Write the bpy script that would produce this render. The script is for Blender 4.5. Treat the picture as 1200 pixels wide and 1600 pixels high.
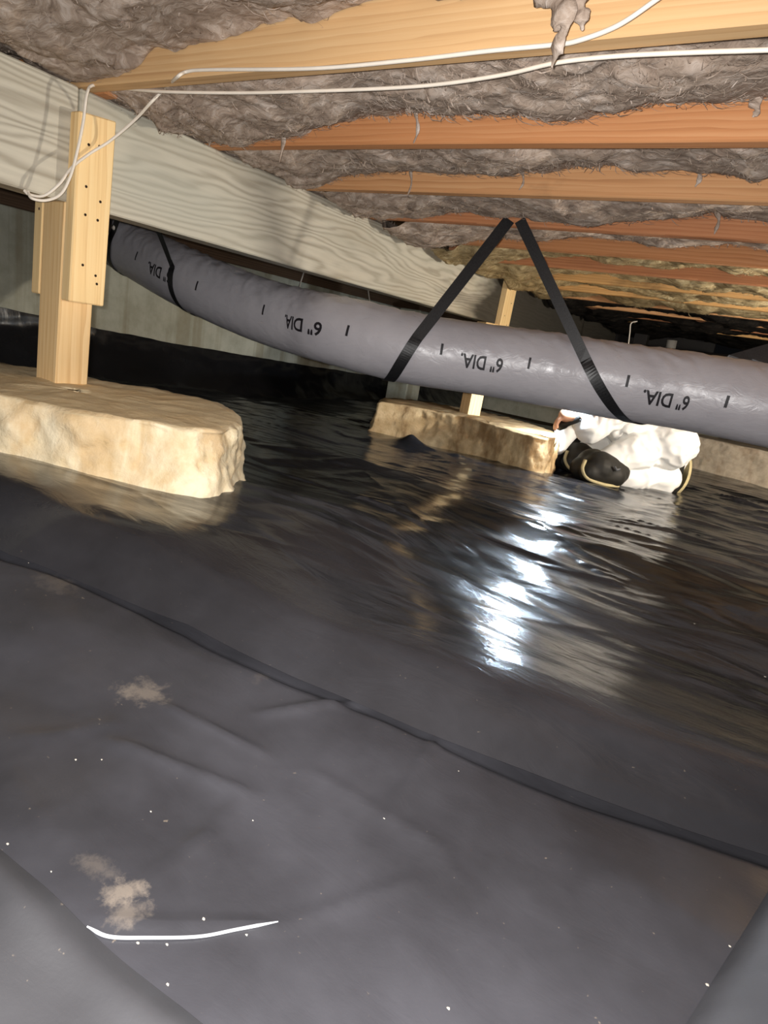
import bpy, bmesh, math, random
import numpy as np
from mathutils import Vector, Matrix

for _o in list(bpy.data.objects):
    bpy.data.objects.remove(_o)
scene = bpy.context.scene
col = scene.collection
random.seed(7)
RNG = np.random.default_rng(7)

# ------------------------------------------------------------------ camera
# All coordinates below are metres relative to the lens (x along the joists,
# y along the girder, z up); ZO lifts the place so that the ground is near z=0.
ZO = 0.60
FPX = 977.0
_d1 = np.array([-1630, 556, -FPX]); _d2 = np.array([640, 160, -FPX])
AX = -_d1 / np.linalg.norm(_d1)
AY = _d2 / np.linalg.norm(_d2); AY = AY - AX * (AX @ AY); AY /= np.linalg.norm(AY)
AZ = np.cross(AX, AY)
cam_data = bpy.data.cameras.new('camera')
cam_data.sensor_fit = 'VERTICAL'; cam_data.sensor_height = 36.0
cam_data.lens = FPX / 1600.0 * 36.0
cam_data.clip_start = 0.02
cam = bpy.data.objects.new('camera', cam_data); col.objects.link(cam)
cam.matrix_world = Matrix(((AX[0], AX[1], AX[2], 0), (AY[0], AY[1], AY[2], 0),
                           (AZ[0], AZ[1], AZ[2], ZO), (0, 0, 0, 1)))
scene.camera = cam

# ------------------------------------------------------------------ world, lights, exposure
world = bpy.data.worlds.new('World'); scene.world = world; world.use_nodes = True
world.node_tree.nodes['Background'].inputs[0].default_value = (0.6, 0.62, 0.7, 1)
world.node_tree.nodes['Background'].inputs[1].default_value = 0.004

def lamp(name, kind, loc, energy, color, size=0.05, target=None, spot=None, blend=0.5):
    l = bpy.data.lights.new(name, kind); l.energy = energy; l.color = color
    if kind == 'AREA':
        l.size = size
    else:
        l.shadow_soft_size = size
    if kind == 'SPOT':
        l.spot_size = spot; l.spot_blend = blend
    o = bpy.data.objects.new(name, l); col.objects.link(o)
    o.location = (loc[0], loc[1], loc[2] + ZO)
    if target is not None:
        d = Vector(target) - Vector(loc)
        o.rotation_euler = d.to_track_quat('-Z', 'Y').to_euler()
    return o
# the phone's own light right beside the lens, and a work light standing beyond the duct
lamp('phone_flash', 'SPOT', (-0.018, -0.012, 0.012), 128, (1.0, 0.975, 0.95), 0.008,
     (-1.05, 2.0, -0.82), math.radians(156), 1.0)
lamp('work_light', 'POINT', (1.05, 3.05, 0.20), 165, (1.0, 0.92, 0.80), 0.05)

scene.view_settings.view_transform = 'Standard'
scene.view_settings.look = 'None'
scene.view_settings.gamma = 1.0
scene.view_settings.use_curve_mapping = False
scene.view_settings.exposure = 0.0

# ------------------------------------------------------------------ measuring helpers
def ray(x, y):
    v = np.array([x - 600.0, 800.0 - y, -FPX]); return np.array([v @ AX, v @ AY, v @ AZ])
def atX(x, y, d): r = ray(x, y); return r * (d / r[0])
def atY(x, y, d): r = ray(x, y); return r * (d / r[1])
def atZ(x, y, d): r = ray(x, y); return r * (d / r[2])
def proj(p):
    p = np.asarray(p, float)
    c = p[..., 0:1] * AX + p[..., 1:2] * AY + p[..., 2:3] * AZ
    return np.stack([600 + FPX * c[..., 0] / -c[..., 2], 800 - FPX * c[..., 1] / -c[..., 2]], -1)

# ------------------------------------------------------------------ noise (numpy gradient noise)
_perm = RNG.permutation(256).astype(np.int64); _perm = np.concatenate([_perm, _perm, _perm])
_g3 = RNG.normal(size=(256, 3)); _g3 /= np.linalg.norm(_g3, axis=1)[:, None]
def pnoise(x, y, z=0.0):
    x, y, z = np.broadcast_arrays(np.asarray(x, float), np.asarray(y, float), np.asarray(z, float))
    xi = np.floor(x).astype(np.int64); yi = np.floor(y).astype(np.int64); zi = np.floor(z).astype(np.int64)
    xf = x - xi; yf = y - yi; zf = z - zi
    fade = lambda t: t * t * t * (t * (t * 6 - 15) + 10)
    u, v, w = fade(xf), fade(yf), fade(zf)
    def g(dx, dy, dz):
        h = _perm[_perm[_perm[(xi + dx) & 255] + ((yi + dy) & 255)] + ((zi + dz) & 255)]
        gr = _g3[h]
        return gr[..., 0] * (xf - dx) + gr[..., 1] * (yf - dy) + gr[..., 2] * (zf - dz)
    def lerp(a, b, t): return a + t * (b - a)
    return 1.5 * lerp(lerp(lerp(g(0,0,0), g(1,0,0), u), lerp(g(0,1,0), g(1,1,0), u), v),
                      lerp(lerp(g(0,0,1), g(1,0,1), u), lerp(g(0,1,1), g(1,1,1), u), v), w)
def fbm(x, y, z=0.0, o=4, lac=2.05, gain=0.5):
    s = 0; a = 1.0; f = 1.0
    for i in range(o):
        s = s + a * pnoise(np.asarray(x) * f + 17.3 * i, np.asarray(y) * f - 9.1 * i, np.asarray(z) * f + 3.7 * i)
        a *= gain; f *= lac
    return s
def smooth(a, b, x):
    t = np.clip((x - a) / (b - a), 0, 1); return t * t * (3 - 2 * t)

# ------------------------------------------------------------------ object helpers
ORI = {}
def link(o, origin, parent):
    col.objects.link(o)
    ORI[o.name] = np.array(origin, float)
    if parent is None:
        o.location = (origin[0], origin[1], origin[2] + ZO)
    else:
        po = ORI[parent.name]; o.parent = parent
        o.location = tuple(np.array(origin, float) - po)
def mk(name, verts, faces, mat, parent=None, origin=None, smooth_shade=True):
    verts = np.asarray(verts, float)
    if origin is None:
        origin = ORI[parent.name] if parent is not None else (0, 0, 0)
    me = bpy.data.meshes.new(name)
    me.from_pydata((verts - np.array(origin, float)).tolist(), [], [tuple(int(i) for i in f) for f in faces])
    me.update()
    if smooth_shade:
        me.polygons.foreach_set('use_smooth', [True] * len(me.polygons))
    if mat is not None: me.materials.append(mat)
    o = bpy.data.objects.new(name, me); link(o, origin, parent)
    return o
def empty(name, origin, parent=None):
    o = bpy.data.objects.new(name, None); o.empty_display_size = 0.05; link(o, origin, parent); return o
def tag(o, label, cat, group=None, kind=None):
    if label: o['label'] = label
    if cat: o['category'] = cat
    if group: o['group'] = group
    if kind: o['kind'] = kind
    return o
def struct(o):
    o['kind'] = 'structure'; return o
def bm_to(bm):
    bm.verts.ensure_lookup_table(); bm.verts.index_update()
    v = [tuple(x.co) for x in bm.verts]; f = [[q.index for q in p.verts] for p in bm.faces]
    bm.free(); return v, f
def box_vf(lo, hi, bevel=0.0, cuts=None, seg=1):
    bm = bmesh.new()
    lo = np.array(lo, float); hi = np.array(hi, float)
    bmesh.ops.create_cube(bm, size=1.0)
    for v in bm.verts:
        c = np.array(v.co); v.co = Vector(lo + (c + 0.5) * (hi - lo))
    if bevel > 0:
        bmesh.ops.bevel(bm, geom=bm.edges[:], offset=bevel, segments=seg, profile=0.7, affect='EDGES')
    return bm_to(bm)
def box(name, lo, hi, mat, parent=None, origin=None, bevel=0.003):
    v, f = box_vf(lo, hi, bevel)
    if origin is None and parent is None:
        origin = ((lo[0] + hi[0]) / 2, (lo[1] + hi[1]) / 2, lo[2])
    return mk(name, v, f, mat, parent, origin, smooth_shade=False)
def grid_faces(nu, nv, wrap_u=False, wrap_v=False, off=0):
    f = []
    for i in range(nu if wrap_u else nu - 1):
        for j in range(nv if wrap_v else nv - 1):
            a = i * nv + j; b = ((i + 1) % nu) * nv + j
            c = ((i + 1) % nu) * nv + (j + 1) % nv; d = i * nv + (j + 1) % nv
            f.append((a + off, b + off, c + off, d + off))
    return f
def catmull(pts, n=12):
    P = np.array(pts, float); P = np.vstack([2 * P[0] - P[1], P, 2 * P[-1] - P[-2]]); out = []
    for i in range(1, len(P) - 2):
        for t in np.linspace(0, 1, n, endpoint=False):
            p0, p1, p2, p3 = P[i-1], P[i], P[i+1], P[i+2]
            out.append(0.5 * ((2*p1) + (p2-p0)*t + (2*p0-5*p1+4*p2-p3)*t*t + (3*p1-p0-3*p2+p3)*t**3))
    out.append(P[-2]); return np.array(out)
def resample(P, n):
    d = np.concatenate([[0], np.cumsum(np.linalg.norm(np.diff(P, axis=0), axis=1))])
    s = np.linspace(0, d[-1], n)
    return np.stack([np.interp(s, d, P[:, k]) for k in range(3)], 1), s
def tube_vf(P, r, k=8):
    P = np.asarray(P, float); n = len(P); r = np.broadcast_to(np.asarray(r, float), (n,))
    T = np.gradient(P, axis=0); T /= np.linalg.norm(T, axis=1)[:, None] + 1e-9
    up = np.array([0, 0, 1.0]) if abs(T[0, 2]) < 0.9 else np.array([1.0, 0, 0])
    N = np.cross(T[0], up); N /= np.linalg.norm(N); V = []
    for i in range(n):
        N = N - T[i] * (N @ T[i]); N /= np.linalg.norm(N); B = np.cross(T[i], N)
        for a in range(k):
            q = 2 * math.pi * a / k
            V.append(P[i] + r[i] * (math.cos(q) * N + math.sin(q) * B))
    F = grid_faces(n, k, wrap_v=True)
    F.append(tuple(range(k))[::-1]); F.append(tuple((n - 1) * k + a for a in range(k)))
    return V, F
def lathe_vf(prof, k=24, origin=(0,0,0), axis=(0,0,1)):
    q = Vector((0, 0, 1)).rotation_difference(Vector(axis)); V = []
    for (r, z) in prof:
        for a in range(k):
            t = 2 * math.pi * a / k
            v = q @ Vector((r * math.cos(t), r * math.sin(t), z)); V.append(np.array(v) + np.array(origin))
    F = grid_faces(len(prof), k, wrap_v=True)
    F.append(tuple(range(k))[::-1]); F.append(tuple((len(prof) - 1) * k + a for a in range(k)))
    return V, F
def merge(*vfs):
    V = []; F = []
    for v, f in vfs:
        o = len(V); V += [tuple(p) for p in v]; F += [tuple(i + o for i in q) for q in f]
    return V, F
def evaluated_mesh(o, name):
    dg = bpy.context.evaluated_depsgraph_get(); dg.update()
    return bpy.data.meshes.new_from_object(o.evaluated_get(dg))

# ------------------------------------------------------------------ materials
def srgb(r, g, b):
    f = lambda c: (c / 255 / 12.92) if c / 255 <= 0.04045 else ((c / 255 + 0.055) / 1.055) ** 2.4
    return (f(r), f(g), f(b), 1)
class NT:
    def __init__(s, name):
        s.m = bpy.data.materials.new(name); s.m.use_nodes = True; s.t = s.m.node_tree
        s.b = s.t.nodes['Principled BSDF']; s.out = s.t.nodes['Material Output']
    def n(s, kind, **kw):
        x = s.t.nodes.new(kind)
        for k, v in kw.items(): setattr(x, k, v)
        return x
    def l(s, a, b): s.t.links.new(a, b)
    def coord(s, scale=(1, 1, 1), rot=(0, 0, 0), loc=(0, 0, 0), which='Object'):
        tc = s.n('ShaderNodeTexCoord'); mp = s.n('ShaderNodeMapping')
        mp.inputs['Scale'].default_value = scale; mp.inputs['Rotation'].default_value = rot
        mp.inputs['Location'].default_value = loc
        s.l(tc.outputs[which], mp.inputs[0]); return mp.outputs[0]
    def noise(s, vec, scale=5, detail=4, rough=0.5, dist=0.0):
        x = s.n('ShaderNodeTexNoise'); s.l(vec, x.inputs['Vector'])
        x.inputs['Scale'].default_value = scale; x.inputs['Detail'].default_value = detail
        x.inputs['Roughness'].default_value = rough; x.inputs['Distortion'].default_value = dist
        return x.outputs[0]
    def ramp(s, fac, stops):
        x = s.n('ShaderNodeValToRGB'); s.l(fac, x.inputs[0]); e = x.color_ramp.elements
        while len(e) < len(stops): e.new(0.5)
        for i, (p, c) in enumerate(stops):
            e[i].position = p; e[i].color = c if len(c) == 4 else (*c, 1)
        return x.outputs[0]
    def rampf(s, fac, stops): return s.ramp(fac, [(p, (v, v, v, 1)) for p, v in stops])
    def mix(s, fac, a, b, mode='MIX'):
        x = s.n('ShaderNodeMix', data_type='RGBA', blend_type=mode)
        for i, v in ((0, fac), (6, a), (7, b)):
            if hasattr(v, 'links') or hasattr(v, 'is_linked'): s.l(v, x.inputs[i])
            else: x.inputs[i].default_value = v
        return x.outputs[2]
    def math(s, op, a, b=None):
        x = s.n('ShaderNodeMath', operation=op)
        for i, v in ((0, a), (1, b)):
            if v is None: continue
            if hasattr(v, 'is_linked'): s.l(v, x.inputs[i])
            else: x.inputs[i].default_value = v
        return x.outputs[0]
    def bump(s, h, strength=0.3, dist=0.01, prev=None):
        x = s.n('ShaderNodeBump'); x.inputs['Strength'].default_value = strength
        x.inputs['Distance'].default_value = dist; s.l(h, x.inputs['Height'])
        if prev is not None: s.l(prev, x.inputs['Normal'])
        s.l(x.outputs[0], s.b.inputs['Normal']); return x.outputs[0]
    def base(s, c):
        if hasattr(c, 'is_linked'): s.l(c, s.b.inputs['Base Color'])
        else: s.b.inputs['Base Color'].default_value = c
    def rough(s, r):
        if hasattr(r, 'is_linked'): s.l(r, s.b.inputs['Roughness'])
        else: s.b.inputs['Roughness'].default_value = r
    def spec(s, v): s.b.inputs['Specular IOR Level'].default_value = v

def plain(name, c, rough=0.6, spec=0.4, var=0.12, scale=30):
    m = NT(name); v = m.coord(); n = m.noise(v, scale, 4)
    d = (c[0] * (1 - var * 2), c[1] * (1 - var * 2), c[2] * (1 - var * 2), 1)
    m.base(m.ramp(n, [(0.3, d), (0.7, c)])); m.rough(rough); m.spec(spec); m.bump(n, 0.08, 0.003); return m.m
def wood(name, light, mid, dark, axis='X', seed=0.0, ring=26, stain=None):
    m = NT(name)
    def st(a, b):
        return {'X': (b, a, a), 'Y': (a, b, a), 'Z': (a, a, b)}[axis]
    off = (seed * 3.1, seed * 1.7, seed * 2.3)
    v1 = m.coord(st(1, 0.10), loc=off)
    w = m.n('ShaderNodeTexWave', wave_type='RINGS' , rings_direction=axis, wave_profile='SAW')
    m.l(v1, w.inputs[0]); w.inputs['Scale'].default_value = ring; w.inputs['Distortion'].default_value = 5.0
    w.inputs['Detail'].default_value = 2.0; w.inputs['Detail Scale'].default_value = 1.2
    fine = m.noise(m.coord(st(120, 2.2), loc=off), 1.0, 4, 0.6)
    broad = m.noise(m.coord(st(6, 1.1), loc=off), 1.0, 4, 0.55, 0.3)
    g = m.math('ADD', m.math('MULTIPLY', w.outputs['Fac'], 0.28), m.math('MULTIPLY', fine, 0.72))
    c = m.ramp(g, [(0.22, light), (0.55, mid), (0.85, dark)])
    c = m.mix(m.rampf(broad, [(0.35, 0.0), (0.75, 0.55)]), c, mid)
    if stain is not None:
        sp = m.noise(m.coord((2.2, 2.2, 5), loc=off), 1.0, 5, 0.6)
        c = m.mix(m.rampf(sp, [(0.56, 0.0), (0.68, 0.6)]), c, stain)
    m.base(c); m.rough(0.68); m.spec(0.25)
    m.bump(g, 0.16, 0.002); return m.m

M = {}
M['joist'] = [
    wood('pale_fir', srgb(222, 188, 142), srgb(208, 168, 120), srgb(178, 134, 90), 'X', 0.3),
    wood('orange_fir', srgb(212, 158, 112), srgb(194, 134, 88), srgb(150, 96, 60), 'X', 1.4, 30),
    wood('honey_fir', srgb(216, 170, 124), srgb(200, 148, 102), srgb(160, 110, 70), 'X', 2.6, 24, srgb(120, 90, 62)),
    wood('red_fir', srgb(208, 150, 108), srgb(188, 126, 86), srgb(146, 90, 58), 'X', 3.7, 32),
    wood('tan_fir', srgb(220, 180, 122), srgb(198, 152, 96), srgb(150, 106, 60), 'X', 4.9, 28, srgb(100, 78, 52))]
M['post'] = wood('post_pine', srgb(244, 214, 166), srgb(232, 196, 142), srgb(196, 148, 96), 'Z', 0.7, 20)
M['cleat'] = wood('cleat_pine', srgb(248, 222, 172), srgb(240, 206, 150), srgb(205, 160, 105), 'Z', 1.9, 18)
M['sill'] = wood('sill_wood', srgb(120, 96, 74), srgb(92, 72, 56), srgb(60, 46, 36), 'Y', 2.2)
M['subfloor'] = wood('subfloor_ply', srgb(176, 140, 96), srgb(150, 116, 78), srgb(110, 82, 52), 'Y', 5.0, 10)

def beam_mat():
    m = NT('weathered_girder_wood')
    v = m.coord((1, 0.16, 1), loc=(0.3, 0.2, 0.1))
    wn = m.n('ShaderNodeTexNoise'); m.l(m.coord((2, 0.55, 3.2)), wn.inputs[0]); wn.inputs['Scale'].default_value = 1.6
    wn.inputs['Detail'].default_value = 3
    sc = m.n('ShaderNodeVectorMath', operation='SCALE'); m.l(wn.outputs['Color'], sc.inputs[0]); sc.inputs['Scale'].default_value = 0.34
    ad = m.n('ShaderNodeVectorMath', operation='ADD'); m.l(v, ad.inputs[0]); m.l(sc.outputs[0], ad.inputs[1])
    w = m.n('ShaderNodeTexWave', wave_type='BANDS', bands_direction='Z', wave_profile='SIN')
    m.l(ad.outputs[0], w.inputs[0]); w.inputs['Scale'].default_value = 13; w.inputs['Distortion'].default_value = 2.5
    w.inputs['Detail'].default_value = 3; w.inputs['Detail Scale'].default_value = 1.5
    fine = m.noise(m.coord((90, 3, 90)), 1.0, 4, 0.6)
    g = m.math('ADD', m.math('MULTIPLY', w.outputs['Fac'], 0.45), m.math('MULTIPLY', fine, 0.55))
    c = m.ramp(g, [(0.2, srgb(198, 192, 176)), (0.5, srgb(186, 180, 165)), (0.85, srgb(156, 148, 132))])
    patch = m.noise(m.coord((3, 0.9, 5)), 1.6, 4, 0.55)
    c = m.mix(m.rampf(patch, [(0.5, 0.0), (0.75, 0.5)]), c, srgb(150, 138, 116))
    green = m.noise(m.coord((2, 0.7, 3), loc=(4, 2, 1)), 1.3, 3)
    c = m.mix(m.rampf(green, [(0.45, 0.0), (0.7, 0.5)]), c, srgb(174, 175, 163))
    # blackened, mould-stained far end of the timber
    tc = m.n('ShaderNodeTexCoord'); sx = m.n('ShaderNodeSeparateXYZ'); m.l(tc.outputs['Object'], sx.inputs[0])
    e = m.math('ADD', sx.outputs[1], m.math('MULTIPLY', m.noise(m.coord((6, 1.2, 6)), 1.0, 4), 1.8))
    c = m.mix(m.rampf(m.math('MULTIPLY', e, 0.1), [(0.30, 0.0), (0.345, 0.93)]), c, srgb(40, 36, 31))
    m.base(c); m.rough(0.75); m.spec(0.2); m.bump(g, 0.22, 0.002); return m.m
M['beam'] = beam_mat()

def concrete_wall():
    m = NT('foundation_concrete'); v = m.coord()
    big = m.noise(v, 1.6, 5, 0.55); mid = m.noise(v, 9, 6, 0.65); fine = m.noise(v, 90, 4, 0.6)
    streak = m.noise(m.coord((3, 7, 0.35)), 1.0, 4, 0.6)
    c = m.ramp(big, [(0.3, srgb(172, 170, 154)), (0.7, srgb(198, 198, 182))])
    c = m.mix(m.rampf(mid, [(0.35, 0.35), (0.6, 0.0)]), c, srgb(128, 122, 100))
    c = m.mix(m.rampf(streak, [(0.5, 0.0), (0.62, 0.55)]), c, srgb(140, 130, 104))
    m.base(c); m.rough(0.85); m.spec(0.2); b = m.bump(mid, 0.2, 0.01); m.bump(fine, 0.25, 0.003, b); return m.m
M['wall'] = concrete_wall()

def concrete_pier(name, light, mid, brown, amount):
    m = NT(name); v = m.coord()
    big = m.noise(v, 4.5, 5, 0.6, 0.4); mid_n = m.noise(v, 16, 7, 0.65); fine = m.noise(v, 120, 4, 0.65)
    st = m.noise(m.coord((5, 5, 2.0)), 1.0, 5, 0.62, 0.6)
    c = m.ramp(mid_n, [(0.3, mid), (0.62, light)])
    c = m.mix(m.rampf(st, [(0.50, 0.0), (0.62, amount)]), c, brown)
    c = m.mix(m.rampf(big, [(0.30, 0.45), (0.46, 0.0)]), c, srgb(168, 156, 134))
    pit = m.rampf(mid_n, [(0.24, 1.0), (0.34, 0.0)])
    c = m.mix(m.math('MULTIPLY', pit, 0.5), c, srgb(110, 92, 66))
    gm = m.n('ShaderNodeNewGeometry'); sn = m.n('ShaderNodeSeparateXYZ'); m.l(gm.outputs['True Normal'], sn.inputs[0])
    c = m.mix(m.math('MULTIPLY', m.rampf(sn.outputs[2], [(0.75, 0.0), (0.92, 0.75)]), m.rampf(fine, [(0.3, 0.7), (0.6, 1.0)])), c, mid)
    m.base(c); m.rough(0.88); m.spec(0.2)
    b = m.bump(mid_n, 0.5, 0.012); m.bump(fine, 0.45, 0.004, b); return m.m
M['pier_cream'] = concrete_pier('cream_footing_concrete', srgb(236, 220, 188), srgb(218, 196, 156), srgb(190, 148, 90), 0.5)
M['pier_brown'] = concrete_pier('stained_footing_concrete', srgb(216, 190, 148), srgb(184, 154, 112), srgb(118, 84, 48), 0.65)
M['pier_grey'] = concrete_pier('grey_footing_concrete', srgb(188, 176, 158), srgb(152, 140, 122), srgb(120, 96, 68), 0.4)

def insulation(name, dark, mid, light, thr=0.5):
    m = NT(name); v = m.coord()
    warpn = m.n('ShaderNodeTexNoise'); m.l(v, warpn.inputs[0]); warpn.inputs['Scale'].default_value = 7
    warpn.inputs['Detail'].default_value = 3
    wv = m.n('ShaderNodeVectorMath', operation='SCALE'); m.l(warpn.outputs['Color'], wv.inputs[0]); wv.inputs['Scale'].default_value = 0.20
    av = m.n('ShaderNodeVectorMath', operation='ADD'); m.l(v, av.inputs[0]); m.l(wv.outputs[0], av.inputs[1])
    mp = m.n('ShaderNodeMapping'); m.l(av.outputs[0], mp.inputs[0]); mp.inputs['Scale'].default_value = (14, 44, 30)
    mp.inputs['Rotation'].default_value = (0, 0.2, 0.5)
    fib = m.noise(mp.outputs[0], 1.0, 6, 0.68, 0.6)
    clump = m.noise(av.outputs[0], 9, 4, 0.6)
    c = m.ramp(fib, [(0.28, dark), (thr, mid), (0.74, light)])
    c = m.mix(m.rampf(clump, [(0.36, 0.4), (0.58, 0.0)]), c, dark)
    m.base(c); m.rough(0.95); m.spec(0.1)
    b = m.bump(clump, 0.22, 0.02); m.bump(fib, 0.55, 0.010, b); return m.m
M['ins_grey'] = insulation('grey_brown_fibreglass', srgb(130, 113, 100), srgb(180, 162, 147), srgb(226, 214, 204))
M['ins_tan'] = insulation('tan_fibreglass', srgb(104, 88, 60), srgb(172, 152, 114), srgb(216, 204, 168))
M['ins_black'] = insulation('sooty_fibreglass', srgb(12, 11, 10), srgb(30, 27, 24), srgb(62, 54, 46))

def poly(name, gloss=0.30, dust=0.5, patches=(), creases=1.0, dcol=(0.034, 0.032, 0.033, 1)):
    """black polythene with a film of dust; patches = dried mud marks (x, y, rx, ry, strength)"""
    m = NT(name); v = m.coord()
    big = m.noise(v, 2.2, 5, 0.6); mid = m.noise(v, 14, 5, 0.62); fine = m.noise(v, 240, 3, 0.6)
    dustf = m.math('MULTIPLY', m.rampf(big, [(0.36, 0.25), (0.7, 1.0)]), dust)
    c = m.mix(dustf, (0.0085, 0.0082, 0.0090, 1), dcol)
    speck = m.rampf(m.noise(v, 150, 2, 0.5), [(0.74, 0.0), (0.80, 0.5)])
    c = m.mix(m.math('MULTIPLY', speck, dust), c, srgb(120, 108, 94))
    for (px, py, rx, ry, rot, s) in patches:
        mp = m.n('ShaderNodeMapping', vector_type='TEXTURE'); tc = m.n('ShaderNodeTexCoord')
        m.l(tc.outputs['Object'], mp.inputs[0]); mp.inputs['Location'].default_value = (px, py, 0)
        mp.inputs['Scale'].default_value = (rx, ry, 50); mp.inputs['Rotation'].default_value = (0, 0, rot)
        ln = m.n('ShaderNodeVectorMath', operation='LENGTH'); m.l(mp.outputs[0], ln.inputs[0])
        d = m.math('ADD', ln.outputs['Value'], m.math('MULTIPLY', m.math('SUBTRACT', m.noise(v, 60, 6, 0.75), 0.5), 3.2))
        c = m.mix(m.math('MULTIPLY', m.rampf(d, [(0.2, 1.0), (1.3, 0.0)]), s), c, srgb(112, 102, 92))
    m.base(c)
    r = m.math('ADD', m.math('MULTIPLY', mid, 0.16), m.math('ADD', m.math('MULTIPLY', dustf, 0.22), gloss - 0.10))
    m.rough(r); m.spec(0.38)
    b = m.bump(m.noise(m.coord((10, 26, 10), rot=(0, 0, 0.15)), 1.0, 5, 0.6, 0.8), 0.16 * creases, 0.010)
    rn = m.n('ShaderNodeTexNoise', noise_type='RIDGED_MULTIFRACTAL'); m.l(m.coord((3.2, 9.5, 5), rot=(0, 0, 0.22)), rn.inputs[0])
    rn.inputs['Scale'].default_value = 1.0; rn.inputs['Detail'].default_value = 4; rn.inputs['Roughness'].default_value = 0.55
    rn.inputs['Lacunarity'].default_value = 2.2; rn.inputs['Distortion'].default_value = 0.5
    b = m.bump(rn.outputs[0], 0.55 * creases ** 2, 0.008, b)
    m.bump(fine, 0.10, 0.0012, b); return m.m

def duct_mat():
    m = NT('grey_duct_jacket'); v = m.coord()
    n = m.noise(v, 5, 4, 0.6); k = m.noise(m.coord((16, 30, 30), rot=(0, 0.5, 0)), 1.0, 5, 0.6, 1.0)
    c = m.ramp(n, [(0.3, srgb(170, 167, 173)), (0.7, srgb(184, 181, 186))])
    m.base(c); m.rough(m.rampf(k, [(0.3, 0.26), (0.7, 0.42)])); m.spec(0.5)
    b = m.bump(k, 0.30, 0.008); m.bump(m.noise(v, 130, 3), 0.06, 0.002, b); return m.m
M['duct'] = duct_mat()
M['ink'] = plain('black_print_ink', srgb(38, 35, 40), 0.5, 0.3)
def webbing():
    m = NT('black_webbing'); v = m.coord((220, 220, 220))
    n = m.noise(v, 1.0, 2); m.base(m.ramp(n, [(0.3, (0.006, 0.006, 0.007, 1)), (0.7, (0.018, 0.018, 0.02, 1))]))
    m.rough(0.42); m.spec(0.5); m.bump(n, 0.2, 0.001); return m.m
M['strap'] = webbing()
M['cable'] = plain('white_cable_sheath', srgb(236, 226, 212), 0.45, 0.4, 0.05)
M['wire'] = plain('galvanised_wire', srgb(170, 166, 160), 0.4, 0.5)
M['nail'] = plain('dark_nail_steel', srgb(70, 52, 38), 0.5, 0.5)
M['white'] = plain('white_coverall_fabric', srgb(236, 236, 234), 0.62, 0.3, 0.03, 12)
M['skin'] = plain('skin', srgb(214, 160, 128), 0.55, 0.4, 0.06)
M['black_rubber'] = plain('black_rubber_cloth', srgb(34, 32, 28), 0.6, 0.35)
M['tan_trim'] = plain('tan_rubber_trim', srgb(196, 182, 140), 0.6, 0.3)
M['pink'] = plain('pink_filter', srgb(226, 60, 96), 0.6, 0.3)
M['grey_rubber'] = plain('grey_rubber', srgb(90, 92, 96), 0.55, 0.4)
M['dirt'] = plain('brown_soil', srgb(92, 74, 58), 0.95, 0.1, 0.3, 14)
M['chip'] = plain('pale_grit', srgb(168, 160, 148), 0.8, 0.2)
M['crease_glint'] = plain('painted_crease_glint', srgb(176, 178, 182), 0.32, 0.5, 0.10, 60)  # pale tone painted in for the highlight on a fold

# ------------------------------------------------------------------ ground shape
_ctrl = np.array([(-1.1, .75, -.42), (-1.5, 1.0, -.40), (-1.0, 1.05, -.405), (-1.25, 1.5, -.48), (-2.2, 1.0, -.43),
    (0, .5, -.50), (-.5, .25, -.50), (-.6, .7, -.49), (-.3, 1.5, -.52), (.6, 1.5, -.52), (.7, .6, -.50), (-1.0, 0.1, -.48),
    (-1.6, 2.9, -.565), (-1.0, 2.9, -.55), (-1.6, 3.8, -.58), (-.5, 3.6, -.57), (-.5, 4.2, -.58), (0, 5.5, -.59), (0, 7.5, -.6), (-2.6, 7.5, -.6),
    (-3.4, 1.5, -.47), (-2.6, 2.5, -.53), (-3.4, 4, -.58), (1.2, 3, -.56), (2.2, 1, -.5), (2, 5, -.58)])
def fz(x, y):
    x = np.asarray(x, float); y = np.asarray(y, float)
    num = 0; den = 0
    for cx, cy, cz in _ctrl:
        w = 1.0 / ((x - cx) ** 2 + (y - cy) ** 2 + 0.05) ** 2
        num = num + w * cz; den = den + w
    z = num / den
    for bx, by, bz, br, bs in BUMPS:
        z = z + bz * (np.exp(-1.6 * np.sqrt(((x - bx) / br) ** 2 + ((y - by) / bs) ** 2 + .02)) if bz < .1 else np.exp(-(((x - bx) / br) ** 2 + ((y - by) / bs) ** 2)))
    return z
BUMPS = [(-1.72, 3.04, .099, .13, .07), (-1.45, 3.10, .03, .16, .07), (-1.15, 4.15, .20, .22, .12), (-1.08, 3.18, .02, .15, .1)]

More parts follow.
